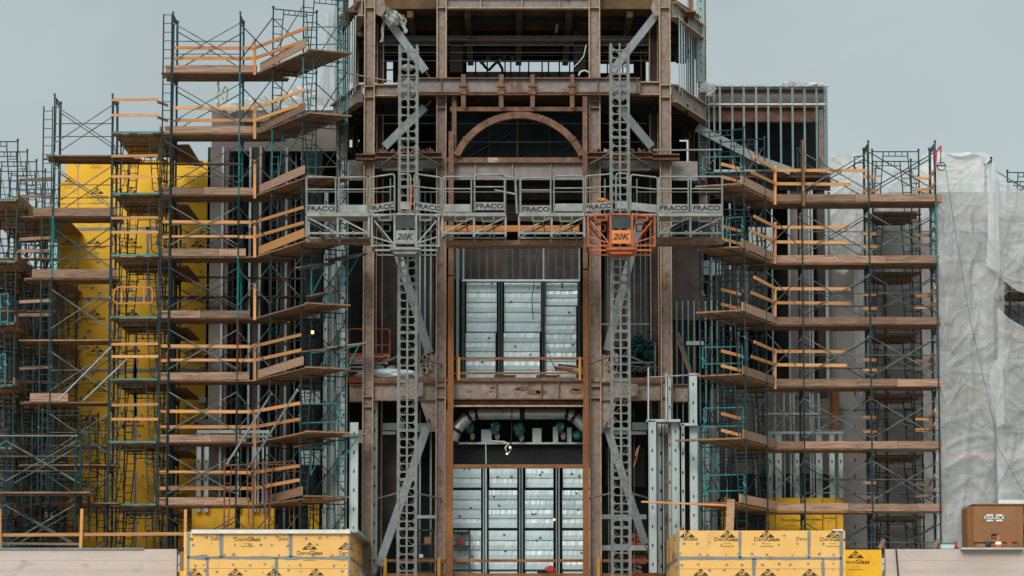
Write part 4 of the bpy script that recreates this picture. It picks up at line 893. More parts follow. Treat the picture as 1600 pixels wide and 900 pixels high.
guard('long timber guardrail along the lower left parapet with two posts', [((-5, 836, -3.3), (292, 834, -3.3))], [((128, 795, -3.4), (126, 857, -3.4)), ((290, 796, -3.4), (289, 857, -3.4)), ((0, 795, -3.4), (0, 857, -3.4))])
guard('lower brown board behind the parapet guardrail, lower left', [((-5, 849, -3.0), (125, 850, -3.0))], [], 'toe', .07)
for x0, x1, Y in ((0, 120, -2.3),):
    t = thing('white_handrail', 'white pipe handrails on the low front scaffold, lower left corner', 'handrail', W(0, 760, Y))
    for y in (681, 713, 736): m = M(); m.tube(W(-90, y, Y), W(121, y, Y), .02); m.build('pipe', 'plat' if y < 690 else 'brace', t)
t = thing('steel_guardrail', 'brown steel guardrail with yellow uprights along the upper floor opening', 'guardrail', W(811, 594, YC))
for y in (560, 583): m = M(); m.pp(709, y - 1.8, 911, y + 1.8, YC + .05, .05); m.build('rail', 'rustpost', t)
for x in (717, 906): m = M(); m.pp(x - 2, 558, x + 2, 594, YC - .02, .06); m.build('post', 'yelp', t)
t = thing('steel_guardrail', 'brown steel guardrail with yellow uprights along the lowest opening', 'guardrail', W(811, 900, YC))
for y in (876, 898):
    for xa, xb in ((597, 681), (686, 921), (942, 1030)): m = M(); m.pp(xa, y - 2.2, xb, y + 2.2, YC - .05, .05); m.build('rail', 'rustpost', t)
for x in (602, 686, 935): m = M(); a = W(x, 872, YC); m.box(a.x - .05, a.x + .05, YC - .12, YC - .05, GZ, a.z); m.build('post', 'yelp', t)
# long pipes and braces leaning on the scaffolds
for i, (a, b, r) in enumerate((((423, 617, -.6), (352, 729, -.6), .035), ((464, 611, -2.9), (389, 730, -.6), .035), ((172, 544, -.3), (90, 626, -.8), .03), ((197, 563, -.3), (130, 626, -.8), .03), ((540, 114, -1.6), (612, 127, YC - .4), .02), ((1022, 235, -1.8), (1128, 234, -2.8), .028), ((530, 560, -2), (610, 556, -1.4), .012), ((1012, 590, -2.2), (1094, 585, -2.5), .028))):
    m = M(); m.tube(W(*a), W(*b), r, 8); m.tube(W(*a), W(a[0] + (2 if i < 4 else 0), a[1] - 2, a[2]), r * 1.5, 8)
    tag(m.build('loose_pipe', 'brace_st' if i < 2 else 'plat'), ('upper end pipe leaning across the lower left guardrails', 'longer silver pipe leaning from the angled left bay down to the guardrail', 'silver pipe slanting down at left over the yellow block', 'second silver pipe slanting parallel over the yellow block', 'short teal-grey pipe reaching to the tower top floor', 'horizontal pipe at the ledge right of the tower arch', 'thin rod crossing the left column', 'thin pipe above the bright studs at right')[i], 'pipe', 'loose pipes')
# small rusty baker scaffold behind the left bay
t = thing('small_rusty_scaffold', 'small rusty brown frame scaffold standing on the left bay roof near the leaning pipes', 'scaffold', W(380, 830, -1.5))
for x in (350, 414): inst(frame_mesh(w=.92, h=2.1, m='rustpipe'), 'frame', t, W(x, 828, -1.3 if x < 400 else -1.6))
m = M(); m.tube(W(352, 728, -1.3), W(462, 720, -1.6), .02).tube(W(352, 826, -1.3), W(460, 830, -1.6), .02); m.build('side_tube', 'rustpipe', t)
# ================================================================== MAST CLIMBERS
YM = -3.4
def mast(label, cx_top, cx_bot, ptop):
    top = W(cx_top, ptop, YM); bx = X(cx_bot, YM, 900); cx = (top.x + bx) / 2; t = thing('climbing_mast', label, 'mast', (cx, YM, GZ), 'lattice masts of the work platform')
    w = .545; hw = w / 2; sec = 1.52; z = top.z; i = 0; b = None
    m = M(); r = .035
    for (dx, dy) in ((-hw, 0), (hw, 0), (-hw, w), (hw, w)): m.box(dx - .04, dx + .04, dy - .03, dy + .03, 0, sec)
    for q in range(6):
        zz = .02 + q * sec / 6
        for dy in (-.01,): m.box(-hw + .04, hw - .04, dy - .022, dy + .022, zz, zz + .042 if q else zz + .085)
        if q % 3 == 0:
            for dx in (-hw, hw): m.box(dx - .02, dx + .02, .03, w - .03, zz, zz + .045)
        zc = zz + .055; zt = .02 + (q + 1) * sec / 6; g_ = .065
        for s in (-1, 1):      # corner gussets
            for (za, zb) in ((zc, zc + g_), (zt, zt - g_)):
                if q % 2 == 0 or za == zc: m.prism([(s * (hw - .04), -.015, za), (s * (hw - .04 - g_), -.015, za), (s * (hw - .04), -.015, zb)] if (s > 0) == (zb > za) else [(s * (hw - .04), -.015, zb), (s * (hw - .04 - g_), -.015, za), (s * (hw - .04), -.015, za)], (0, .02, 0))
        (m.beam((-hw + .04, w, zz) if q % 4 else (hw - .04, w, zz), (hw - .04, w, zt + .25) if q % 4 else (-hw + .04, w, zt + .25), .022, .03, up=(0, 1, 0)) if q % 2 == 0 and q < 5 else None)
    m.box(-.03, .03, -.06, -.03, 0, sec)     # rack
    me = m.mesh('mast_section', 'mastm')
    while z > GZ:
        z -= sec; o = bpy.data.objects.new('mast_section', me); COL.objects.link(o); o.parent = t; o.location = (0, 0, max(z, GZ - .5) - GZ)
    for py in (238, 556, 470 + 300):    # ties back to the building
        zz = Z(py, YM)
        for s in (-1, 1): m = M(); m.tube((cx + s * .3, YM + .2, zz), (cx + s * 1.0, YC + .1, zz - .05), .03); m.build('wall_tie', 'plat', t)
    return cx
cxl = mast('left lattice mast rising past the grey drive unit in front of the tower', 638.5, 635, 70)
cxr = mast('right lattice mast rising past the orange drive unit in front of the tower', 968.5, 970.5, 68)

YP0 = -5.2                       # street edge of the platform
PW = thing('work_platform', 'long grey mast climbing work platform with branded toe boards hung across the steel tower', 'work platform', W(805, 378, YP0))
def pw(name, m, mt, par=None): return m.build(name, mt, par if par is not None else PW)
def rail_panel(x0, x1, rise0=0, rise1=0, text=None, ytop=277, Yf=YP0, wonk=False):
    """guard panel between px x0..x1; rise in px at both ends"""
    A = lambda x, y: W(x, y, Yf); r = .026
    lr = lambda x: rise0 + (rise1 - rise0) * (x - x0) / (x1 - x0)
    m = M(); pts = [A(x0 + 1.5, 334 + rise0), A(x0 + 1.5, ytop + 3 + rise0), A(x0 + 4, ytop + rise0), A(x1 - 4, ytop + rise1), A(x1 - 1.5, ytop + 3 + rise1), A(x1 - 1.5, 334 + rise1)]
    m.path(pts, r, 8); m.tube(A(x0 + 1.5, ytop + 19 + rise0), A(x1 - 1.5, ytop + 19 + rise1), r * .85, 8)
    o = pw('guard_panel', m, 'plat')
    m = M(); a = A(x0 + 3, 320 + rise0); b = A(x1 - 3, 320 + rise1); c = A(x1 - 3, 332 + rise1); d = A(x0 + 3, 332 + rise0)
    m.prism([d, c, b, a], (0, .03, 0)); tb = pw('toe_panel', m, 'plat', o)
    if text:
        m = M(); cc = A((x0 + x1) / 2, 326.3 + (rise0 + rise1) / 2); cc.y -= .012; dr = (b - a).normalized(); put_text(m, 'FRACO', cc, .205, .03, 1.26, dirx=dr); pw('lettering', m, 'black', o)
for a in ((477, 526, 0, 0, 'T'), (528, 575, 0, 0), (576, 618, 0, -5, 'T'), (622, 643, -5, -5), (646, 691, -5, 0, 'T'), (691, 738, -1, -1), (740, 790, -4, -4, 'T'), (812, 862, 1, 1, 'T'), (864, 913, -2, -2), (913, 957, -2, -5, 'T'), (961, 982, -6, -6),
          (984, 1029, -4, 0), (1028, 1077, -1, -1, 'T'), (1078, 1130, -1, -1, 'T')): rail_panel(*a[:4], text=(a[4] if len(a) > 4 else None))
m = M(); m.tube(W(808, 334, YP0), W(805, 276, YP0), .04, 8); pw('loose_post', m, 'plat')
m = M(); m.tube(W(772, 272, YP0 + .1), W(808, 279, YP0), .03, 8).tube(W(773, 297, YP0 + .1), W(808, 304, YP0), .03, 8); pw('chain_bar', m, 'plat')
# back guard (towards the building)
for x0, x1 in ((480, 610), (655, 790), (812, 945), (995, 1128)):
    m = M(); Yb3 = YP0 + 1.45
    m.tube(W(x0, 300, Yb3), W(x1, 300, Yb3), .016)
    n = 1
    for k in range(n + 1): x = x0 + (x1 - x0) * k / n; m.tube(W(x, 279, Yb3), W(x, 334, Yb3), .02)
    pw('rear_guard', m, 'mastm')
zd = Z(333.5, YP0); zbt = Z(364, YP0)
secs = ((478, 576), (691, 790), (811, 913), (1029, 1130))
for si, (x0, x1) in enumerate(secs):
    a, b = X(x0, YP0), X(x1, YP0); mt = 'plat' if si < 3 else 'mastm'
    pw('deck', M().box(a, b, YP0, YP0 + 1.35, zd - .06, zd - .01), 'grey'); pw('deck_edge', M().box(a, b, YP0 - .03, YP0 + .01, zd - .09, zd + .02), 'plat')
    m = M()
    for Yt in (YP0 + .05, YP0 + 1.2):
        m.beam((a, Yt, zbt), (b, Yt, zbt), .05, .06); n = 2; L_ = (b - a) / n
        for k in range(n + 1): m.beam((a + k * L_, Yt, zbt - .12), (a + k * L_, Yt, zd - .06), .06, .06, up=(0, 1, 0))
        for k in range(n):
            p, q = a + k * L_, a + (k + 1) * L_
            if si in (0,): m.beam((p, Yt, zd - .1), (q, Yt, zbt), .045, .045)
            else: m.beam((p, Yt, zbt), (q, Yt, zd - .1), .045, .045)
    for k in range(5): xx = a + (b - a) * k / 4; m.beam((xx, YP0 + .05, zbt), (xx, YP0 + 1.2, zbt), .04, .04)
    pw('truss', m, mt)
    for k in (.3, .72):
        if si == 0: continue
        c = a + (b - a) * k; m = M(); z0 = zd - .1
        m.path([Vector((c - .18, YP0 - .03, z0)), Vector((c - .18, YP0 - .03, z0 - .15)), Vector((c + .18, YP0 - .03, z0 - .15)), Vector((c + .18, YP0 - .03, z0))], .024, 4)
        m.beam((c - .12, YP0, z0 - .15), (c - .2, YP0 + .5, z0 - .4), .03, .05); m.beam((c + .12, YP0, z0 - .15), (c + .2, YP0 + .5, z0 - .4), .03, .05); pw('step_bracket', m, mt)
# timber extension on the building side
for x0, x1, y in ((478, 578, 375), (696, 912, 379), (1024, 1132, 377)):
    pw('timber_walkway', M().pp(x0, y - 3.5, x1, y + 3.5, YP0 + 1.5, .06), 'plank'); a, b = X(x0, YP0 + 1.5), X(x1, YP0 + 1.5)
    for j in range(4): pw('timber_walkway', M().box(a, b, YP0 + 1.6 + j * .27, YP0 + 1.85 + j * .27, Z(y + 1, YP0 + 1.5), Z(y - 1, YP0 + 1.5)), 'plank')
for x in (500, 517, 552, 738, 770, 873, 897, 1045, 1072, 1095): m = M(); m.beam(W(x, 362, YP0), W(x + 7, 384, YP0 + 1.4), .05, .05); pw('hook_arm', m, 'mastm')
tag(M().pp(684, 352, 905, 362, YP0 + 1.9, .05).build('orange_plank', 'pineor'), 'bright orange plank lying behind the platform truss at the centre', 'plank')
# drive units
def drive(label, cx, col, side_x0, side_x1):
    t = thing('drive_unit', label, 'drive unit', (cx, YP0, Z(398, YP0)), 'drive units of the work platform'); Y = YP0 - .05
    px = lambda dx, y, yy=Y: Vector((cx + dx, yy, Z(y, YP0)))
    m = M()
    for dx in (-.33, .33): m.beam(px(dx, 333), px(dx, 392), .06, .06, up=(0, 1, 0)); m.beam(px(dx, 333, Y + 1.1), px(dx, 392, Y + 1.1), .06, .06, up=(0, 1, 0))
    for y in (335, 388): m.beam(px(-.33, y), px(.33, y), .06, .06)
    m.build('cab_frame', col, t)
    M().box(cx - .29, cx + .29, Y + .02, Y + .04, Z(357, YP0), Z(337, YP0)).build('mesh_screen', 'glassd', t)
    bp = M().box(cx - .29, cx + .29, Y - .01, Y + .03, Z(381, YP0), Z(360, YP0)).build('badge_plate', 'orgplate' if col == 'org' else 'plat', t)
    m = M(); c = px(0, 370.5); c.y = Y - .02; put_text(m, '20K', c, .26, .022, 1.1, ital=.25); m.build('lettering', 'black', bp)
    m = M().box(cx - .46, cx + .46, Y - .1, Y, Z(391, YP0), Z(387.5, YP0)); m.build('bumper', col, t)
    m = M().prism([px(-.44, 391), px(.44, 391), px(.3, 397), px(-.3, 397)][::-1], (0, .8, 0)); m.build('skid', col, t)
    M().box(cx - .22, cx - .04, Y + .3, Y + .6, Z(386, YP0), Z(382, YP0)).box(cx + .04, cx + .22, Y + .3, Y + .6, Z(386, YP0), Z(382, YP0)).build('motor', 'glassd', t)
    for s in (-1, 1):
        m = M(); xe = 1.02
        for yy in (Y, Y + 1.2):
            m.beam(px(s * xe, 336, yy), px(s * xe, 386, yy), .05, .05, up=(0, 1, 0)); m.beam(px(s * .33, 335, yy), px(s * xe, 338, yy), .05, .05)
            m.beam(px(s * .36, 381, yy), px(s * .95, 345, yy), .035, .042); m.beam(px(s * .36, 380, yy), px(s * xe, 370, yy), .036, .04); m.beam(px(s * .36, 384, yy), px(s * xe, 384, yy), .036, .045)
            m.beam(px(s * .36, 391, yy), px(s * (xe - .1), 391, yy), .04, .05)
        for y in (338, 384): m.beam(px(s * xe, y, Y), px(s * xe, y, Y + 1.2), .05, .05)
        m.build('side_truss', col, t)
        m = M(); z0 = Z(337, YP0); c = cx + s * .62
        m.path([Vector((c - .17, Y - .04, z0)), Vector((c - .17, Y - .04, z0 - .16)), Vector((c + .17, Y - .04, z0 - .16)), Vector((c + .17, Y - .04, z0))], .03, 4)
        m.path([Vector((c - .14, Y + .5, z0 - .2)), Vector((c - .14, Y + .5, z0 - .42)), Vector((c + .14, Y + .5, z0 - .42)), Vector((c + .14, Y + .5, z0 - .2)), Vector((c - .14, Y + .5, z0 - .2))], .025, 4); m.build('step_bracket', col, t)
        M().box(cx + s * .3, cx + s * 1.1, YP0, YP0 + 1.35, zd - .06, zd - .01).build('deck', 'grey', t)
drive('grey drive unit badged 20K gripping the left mast', X(633, YP0), 'plat', 0, 0)
drive('orange drive unit badged 20K gripping the right mast', X(971, YP0), 'org', 0, 0)
m = M(); m.tube(W(643, 291, YP0 - .05), W(646, 291, YP0 - .05), .04).beam(W(643, 292, YP0 - .05), W(641, 333, YP0 - .05), .05, .05, up=(0, 1, 0)); m.build('orange_strap', 'org', PW)
def crumple(name, label, cat, px, py, Y, sx, sz, mt, seed, sy=None, taper=0.0, grp=None):
    rr = random.Random(seed); c = W(px, py, Y); n, k = 14, 10; sy = sy or sx * .7; m = M(); vs = [[0] * n for _ in range(k + 1)]
    ph = [rr.random() * 6.28 for _ in range(6)]
    def f(u, v):
        a = u * 6.283; b = v * math.pi; q = 1 + .16 * math.sin(3 * a + ph[0]) * math.sin(b) + .12 * math.sin(5 * a + 4 * b + ph[1]) + .08 * math.sin(9 * a - 5 * b + ph[2])
        tp_ = 1 - taper * v
        return c + Vector((math.cos(a) * math.sin(b) * sx * q * tp_, math.sin(a) * math.sin(b) * sy * q * tp_, math.cos(b) * sz * (1 + .05 * math.sin(4 * a + ph[3]))))
    m.grid(f, 22, 12); return tag(m.build(name, mt), label, cat, grp)
crumple('yellow_rag_pile', 'small yellow and red bundle left on the platform above the orange drive unit', 'bundle', 940, 313, YP0 + .4, .16, .07, 'yelp', 4); 
crumple('red_rag', 'red cloth scrap beside the yellow bundle on the platform', 'rag', 949, 316, YP0 + .35, .12, .05, 'red', 5)
crumple('grey_sack', 'grey crumpled sack bundled inside the left mast near its top', 'sack', 637, 140, YM + .25, .2, .35, 'rag', 8); crumple('grey_sack', 'grey crumpled sack bundled inside the right mast near its top', 'sack', 970, 143, YM + .25, .2, .32, 'rag', 9)
crumple('grey_sack', 'grey sack tied low inside the upper left mast, above the platform', 'sack', 637, 106, YM + .25, .18, .12, 'rag', 12)

# ================================================================== things on the floors
def lift_machine(label, x0, x1, yt, yr, yb_, Y, diamond_x, open_right=True):
    t = thing('scissor_lift', label, 'scissor lift', W((x0 + x1) / 2, yb_ + 40, Y)); m = M(); r = .03; d = .9
    for yy in (Y, Y + d):
        m.path([W(x0, yr - 4, yy), W(x0, yt + 3, yy), W(x0 + 3, yt, yy), W(x1 - 3, yt, yy), W(x1, yt + 3, yy), W(x1, yr - 4, yy)], r, 6); m.tube(W(x0, (yt * .4 + yr * .6), yy), W(x1, (yt * .4 + yr * .6), yy), r * .8)
        m.tube(W((x0 + x1) / 2, yt, yy), W((x0 + x1) / 2, yr, yy), r * .8)
    for x in (x0, x1): m.tube(W(x, yt + 1, Y), W(x, yt + 1, Y + d), r)
    m.build('basket_rail', 'org', t); M().pp(x0, yr - 4, x1, yr + 9, Y - .02, .05).pp(x0, yr + 5, x1, yr + 9, Y, d).build('basket_skirt', 'org', t)
    m = M(); c = W(diamond_x, yr + 2.5, Y - .03)
    m.path([c + Vector((-.22, 0, 0)), c + Vector((0, 0, .09)), c + Vector((.22, 0, 0)), c + Vector((0, 0, -.09)), c + Vector((-.22, 0, 0))], .012, 4); m.build('diamond_mark', 'black', t)
    m = M()
    for k in range(3):
        ya = yr + 10 + k * 7; m.beam(W(x0 + 4, ya, Y + .1), W(x1 - 8, ya + 5, Y + .1), .05, .07); m.beam(W(x0 + 4, ya + 5, Y + .2), W(x1 - 8, ya, Y + .2), .05, .07)
    m.build('scissor_arms', 'plat', t); M().pp(x0, yr + 20, x1 - 6, yr + 42, Y, .8).build('chassis', 'org', t); return t
s1 = lift_machine('orange scissor lift with a dark diamond mark behind the left outer column', 544, 609, 514, 556, 590, .6, 594)
m = M(); c = W(560, 564, .57); put_text(m, 'S3219', c, .11, .02); m.build('lettering', 'white', s1)
s2 = lift_machine('orange scissor lift low behind the right mast at ground level', 985, 1010, 835, 872, 900, 2.2, 996)
M().pp(985, 833, 1010, 852, 2.1, .05).build('upper_panel', 'org', s2); m = M(); c = W(996, 843, 2.08); m.path([c + Vector((-.2, 0, 0)), c + Vector((0, 0, .08)), c + Vector((.2, 0, 0)), c + Vector((0, 0, -.08)), c + Vector((-.2, 0, 0))], .012, 4); m.build('diamond_mark', 'black', s2)
m = M()
for y in (566, 572, 578): m.pp(545, y, 606 - (y - 566), y + 3, .3, .6)
tag(m.build('board_stack', 'plat'), 'stack of pale boards on the floor beside the orange lift', 'boards')
crumple('wrapped_roll', 'long white wrapped roll lying on the upper floor left of the left mast', 'roll', 602, 584, -.2, .95, .16, 'foil', 21, .2)
for i, (x, y, w_, h_) in enumerate(((612, 575, .14, .08), (587, 574, .2, .07))): crumple('plastic_scrap', ('pale plastic scrap near the left mast on the upper floor', 'pale plastic scrap beside the left column on the upper floor')[i], 'scrap', x, y, -.1, w_, h_, 'plat', 30 + i)
# green wrapped duct ends, right upper floor
g0 = 'green plastic wrapped duct ends'
for i, (x, y) in enumerate(((998, 529), (1013, 538), (1013, 553), (988, 552), (985, 538), (999, 544))):
    t = thing('wrapped_duct', ('top', 'upper right', 'lower right', 'lower left', 'upper left', 'middle')[i] + ' green plastic wrapped duct end in the stack behind the right mast', 'duct', W(x, y + 9, .6), g0)
    m = M(); c = W(x, y, .6); m.tube(c, c + Vector((0, 1.2, 0)), .17, 14); m.build('pipe', 'hole', t)
    m = M(); n = 20
    m.grid(lambda u, v: c + Vector((math.cos(u * 6.283) * (.19 + .015 * math.sin(13 * u * 6.283 + i)) * (1 if v > .3 else .2 + 2.6 * v), -.08 + (v * .5 if v > .3 else .06 * math.sin(u * 31 + i)), math.sin(u * 6.283) * (.18 + .015 * math.sin(9 * u * 6.283)) * (1 if v > .3 else .2 + 2.6 * v))), 26, 6); m.build('wrap', 'gwrap', t)
t = thing('pallet_rack', 'low metal rack carrying the green wrapped ducts on the upper floor', 'rack', W(1000, 585, .5)); M().pp(982, 565, 1024, 568, .4, 1.2).build('shelf', 'mastm', t)
for x in (982, 1022): M().pp(x, 535 if x > 1000 else 565, x + 3, 590, .4, .08).build('post', 'mastm', t)
m = M()
for k in range(14): x = 985 + k * 2.4; m.tube(W(x, 572 + (k * 7) % 9, .3), W(x + 14, 573 + (k * 5) % 9, .5), .025)
tag(m.build('scrap_pipes', 'mastm'), 'heap of short metal pipes under the green wrapped ducts', 'pipes')
for i, (a, b) in enumerate((((1056, 523, -.4), (1078, 584, -.4)), ((1060, 520, -.3), (1080, 580, -.3)))):
    m = M(); m.beam(W(*a), W(*b), .07, .07); tag(m.build('leaning_bar', 'rustpost' if i == 0 else 'gwrap'), ('reddish bar leaning behind the right outer column', 'green bar leaning behind the right outer column')[i], 'bar')
m = M(); m.beam(W(866, 574, -.5), W(918, 579, -.5), .3, .06).beam(W(872, 570, -.4), W(920, 575, -.4), .3, .04).beam(W(868, 578, -.5), W(916, 581, -.5), .3, .04)
tag(m.build('board_pile', 'rust'), 'pile of dark boards on the floor edge beside the right rusty tube', 'boards')
for i, (x0, x1) in enumerate(((772, 806), (838, 872))): tag(M().pp(x0, 586, x1, 593, -.3, .4).build('equipment_case', 'glassd'), ('low dark case on the floor edge under the middle panel', 'low dark case on the floor edge under the right panel')[i], 'case')
# ducts
def duct(label, pts, Y, r):
    t = thing('duct_run', label, 'duct', W(*pts[0], Y), 'metal ducts under the upper floor'); P3 = [W(x, y, Y) for x, y in pts]
    for a, b in zip(P3, P3[1:]):
        m = M(); m.tube(a, b, r, 16); m.build('duct_segment', 'duct', t, smooth=False)
        m = M(); d = (b - a).normalized() * .04; m.tube(a - d, a + d, r * 1.08, 16).tube(b - d, b + d, r * 1.08, 16); m.build('joint_band', 'hole', t)
duct('silver round duct bending down at the left below the upper floor', [(814, 646), (744, 646), (732, 650), (712, 672), (706, 690)], .3, .20)
duct('silver round duct bending down at the right below the upper floor', [(818, 646), (886, 646), (898, 651), (916, 670)], .3, .19)
for i, (x, y, s) in enumerate(((734, 669, .15), (773, 669, .18), (811, 671, .19), (876, 668, .15), (903, 680, .15), (712, 681, .12))):
    crumple('green_wrapped_pipe_end', ('leftmost large', 'second', 'third and largest', 'fourth', 'rightmost round', 'small half hidden')[i] + ' green plastic wrapped pipe end hanging below the ducts', 'wrapped pipe', x, y, .6, s, s * 1.25 if i < 4 else s, 'gwrap', 50 + i, taper=.35 if i < 4 else 0, grp='green wrapped pipe ends under the ducts')
    if i < 4: crumple('pipe_stub', ('leftmost', 'second', 'third', 'fourth')[i] + ' grey pipe stub sticking out of green wrapping', 'pipe', x + 4, y + 13, .7, .07, .13, 'mauvel', 60 + i, grp='pipe stubs')
def cord(label, pts, Y, mt, r=.018, cat='cable'):
    m = M(); m.path([W(x, y, Y) for x, y in pts], r, 5); return tag(m.build('cable', mt), label, cat)
cord('pale looped cable dangling below the ducts at the centre', [(768, 689), (788, 690), (797, 695), (799, 702), (794, 709), (789, 700), (793, 695)], .2, 'foil')
cord('thin dark cable dangling with loops above the cross tube', [(800, 640), (799, 688), (797, 712), (792, 718), (795, 728)], .1, 'hole')
cord('pale cable hanging from the ledge between the panels, lower left', [(759, 690), (760, 760), (760, 895)], -.4, 'galv', .02)
cord('green cable with bulbs strung under the top floor left bay', [(666, 0), (667, 17), (655, 26), (640, 31), (632, 34)], 1, 'teal')
cord('green cable strung under the top floor right bay', [(954, 0), (955, 10), (960, 18), (985, 25), (1030, 36), (1055, 40), (1066, 46), (1062, 62), (1058, 78)], 1, 'pole', .025)
cord('pale curved cable on the top floor near the right inner column', [(916, 70), (912, 88), (904, 98), (895, 106)], 0, 'foil')
cord('white cable arc on the top floor edge left of the right inner column', [(904, 118), (907, 112), (914, 110), (920, 113)], -.8, 'foil', .025)
cord('thin black cable draped over the right insulated panel', [(840, 392), (831, 470), (833, 500)], .2, 'hole', .014)
cord('thin black cable draped below the right insulated panel', [(856, 545), (862, 565), (868, 578), (878, 594)], -.2, 'hole', .014)
cord('yellow and grey cable knot hanging in the opening behind the right mast', [(1000, 696), (995, 702), (993, 712), (998, 700), (994, 718), (990, 730)], .6, 'pine')
for i, (x, y, Y, r) in enumerate(((488.5, 518.5, .4, .07), (667, 17, .9, .045), (654, 26, .9, .03), (660.5, 25, .9, .03), (866, 812, -.2, .035), (797, 699, .1, .035), (1022, 72, 2, .03), (792, 709, .1, .03))):
    m = M(); c = W(x, y, Y); m.grid(lambda u, v: c + Vector((math.cos(u * 6.283) * math.sin(v * 3.1416), math.sin(u * 6.283) * math.sin(v * 3.1416), math.cos(v * 3.1416))) * r, 12, 8)
    t = thing('work_lamp', ('large glowing lamp behind the angled left bay', 'hanging lit bulb at the top of the left bay', 'small lit bulb low on the green cable', 'small lit bulb beside the first on the green cable', 'tiny orange lamp between the lower panels', 'orange lamp in the cable knot under the ducts', 'tiny lamp deep in the top floor', 'lower tiny lamp in the cable knot')[i], 'lamp', c)
    m.build('bulb', 'bulb', t); M().tube(c + Vector((0, 0, r * .8)), c + Vector((0, 0, r * .8 + .12)), r * .5, 8).build('socket', 'hole', t)
for i, (x, y) in enumerate(((987, 24), (563, 53))): crumple('lamp_guard', ('grey caged lamp hanging right of the right inner column, top floor', 'grey fitting hanging outside the left outer column, top floor')[i], 'lamp', x, y, 1.2, .09, .1, 'plat', 70 + i)
for i, (x, y) in enumerate(((781, 93), (753, 97), (763, 91), (788, 88), (801, 90))): crumple('pipe_fitting', ('leftmost', 'second', 'third', 'fourth', 'rightmost')[[753, 763, 781, 788, 801].index(x)] + ' small metal fitting hanging before the sky windows of the top floor', 'fitting', x, y, 4.5, .07, .09, 'mastm', 80 + i, grp='fittings under the top ceiling')
cord('black bent tube truss in front of the sky windows', [(753, 96), (757, 104), (764, 110), (772, 101), (778, 96), (785, 108), (784, 118)], 6, 'hole', .05, 'pipe')
cord('dark pipe bundle hanging at the right corner of the top floor', [(1062, 46), (1070, 52), (1064, 66), (1058, 80), (1056, 96), (1070, 98), (1075, 80), (1072, 70)], 1.4, 'hole', .06, 'pipe')
# rags on the upper left brace
def cloth(name, label, cat, q, Y, nu, nv, amp, mt, freq=3, seed=0, skew=.0, grp=None, parent=None):
    """q: four pixel corners tl,tr,br,bl (each may carry its own depth); rippled sheet"""
    cs = [W(c[0], c[1], c[2] if len(c) > 2 else Y) for c in q]; rr = random.Random(seed); ph = [rr.random() * 6.28 for _ in range(8)]; m = M()
    def f(u, v):
        a = cs[0].lerp(cs[1], u); b = cs[3].lerp(cs[2], u); p = a.lerp(b, v)
        d = amp * (math.sin(freq * 6.28 * (u + skew * v) + ph[0]) * .5 + .35 * math.sin(freq * 2.3 * 6.28 * (u - skew * .6 * v) + ph[1] + 2 * math.sin(3 * v + ph[2])) + .45 * math.sin(3.2 * v + 5 * u + ph[3]) + .2 * math.sin(17 * v - 9 * u + ph[4]))
        e = amp * .35 * math.sin(freq * 5 * u + ph[5]) * (1 if v > .97 else 0) + amp * .3 * math.sin(9 * v + ph[6]) * (1 if u < .02 or u > .98 else 0)
        return p + Vector((e, -d, e * .7))
    m.grid(f, nu, nv)
    if parent is not None: return m.build(name, mt, parent, smooth=True)
    return tag(m.build(name, mt, smooth=True), label, cat, grp)
cloth('hanging_rag', 'torn grey rag draped over the upper left diagonal brace', 'rag', ((608, 10), (630, 25), (632, 42), (600, 35)), -.9, 14, 10, .2, 'rag', 2, 3)
cloth('hanging_rag', 'narrow torn strip hanging left of the upper left diagonal brace', 'rag', ((603, 12), (608, 10), (597, 66), (593, 64)), -.9, 4, 14, .1, 'rag', 1, 4)
cloth('hanging_rag', 'short torn strip hanging right of the upper left diagonal brace', 'rag', ((629, 26), (634, 28), (636, 52), (629, 52)), -.9, 4, 8, .1, 'rag', 1, 5)
cloth('hanging_strip', 'pale torn strip hanging from the top floor ceiling', 'strip', ((868, 16), (873, 16), (872, 51), (868, 51)), 1.0, 3, 8, .06, 'rag', 1, 6)
# shelving at street level
def shelf(label, x0, x1, yt, yb_, Y):
    t = thing('storage_shelf', label, 'shelf', Vector((X((x0 + x1) / 2, Y), Y, GZ)), 'dark storage racks at street level')
    for x in (x0, x1):
        for yy in (Y, Y + .6): M().box(X(x, Y) - .03, X(x, Y) + .03, yy, yy + .05, GZ, Z(yt, Y)).build('upright', 'glassd', t)
    y = yt + 1
    while y < yb_: M().pp(x0, y, x1, y + 2.5, Y, .65).build('shelf_board', 'glassd', t); y += 22
shelf('dark storage rack with red boxes behind the left rusty tube', 708, 734, 829, 900, .0); shelf('dark storage rack between left mast and inner column', 650, 680, 826, 900, .8)
for i, (x0, y0, x1, y1, Y, mt) in enumerate(((712, 841, 718, 850, .1, 'rust'), (719, 842, 726, 850, .1, 'red'), (663, 839, 674, 849, .9, 'jobbox'), (655, 866, 661, 872, .9, 'foil'))):
    tag(M().pp(x0, y0, x1, y1, Y, .3).build('parts_box', mt), ('brown box left on the rack behind the left rusty tube', 'red box on the rack behind the left rusty tube', 'brown carton on the rack right of the left mast', 'white box low on the rack right of the left mast')[i], 'box', 'boxes on the racks')
crumple('red_tool_heap', 'red and dark heap of gear on the floor by the lower right panel', 'gear', 860, 893, -.2, .18, .18, 'red', 95); crumple('dark_gear_heap', 'dark heap of gear beside the red gear by the lower panels', 'gear', 850, 896, -.2, .22, .12, 'hole', 96)

from mathutils import noise as mnoise
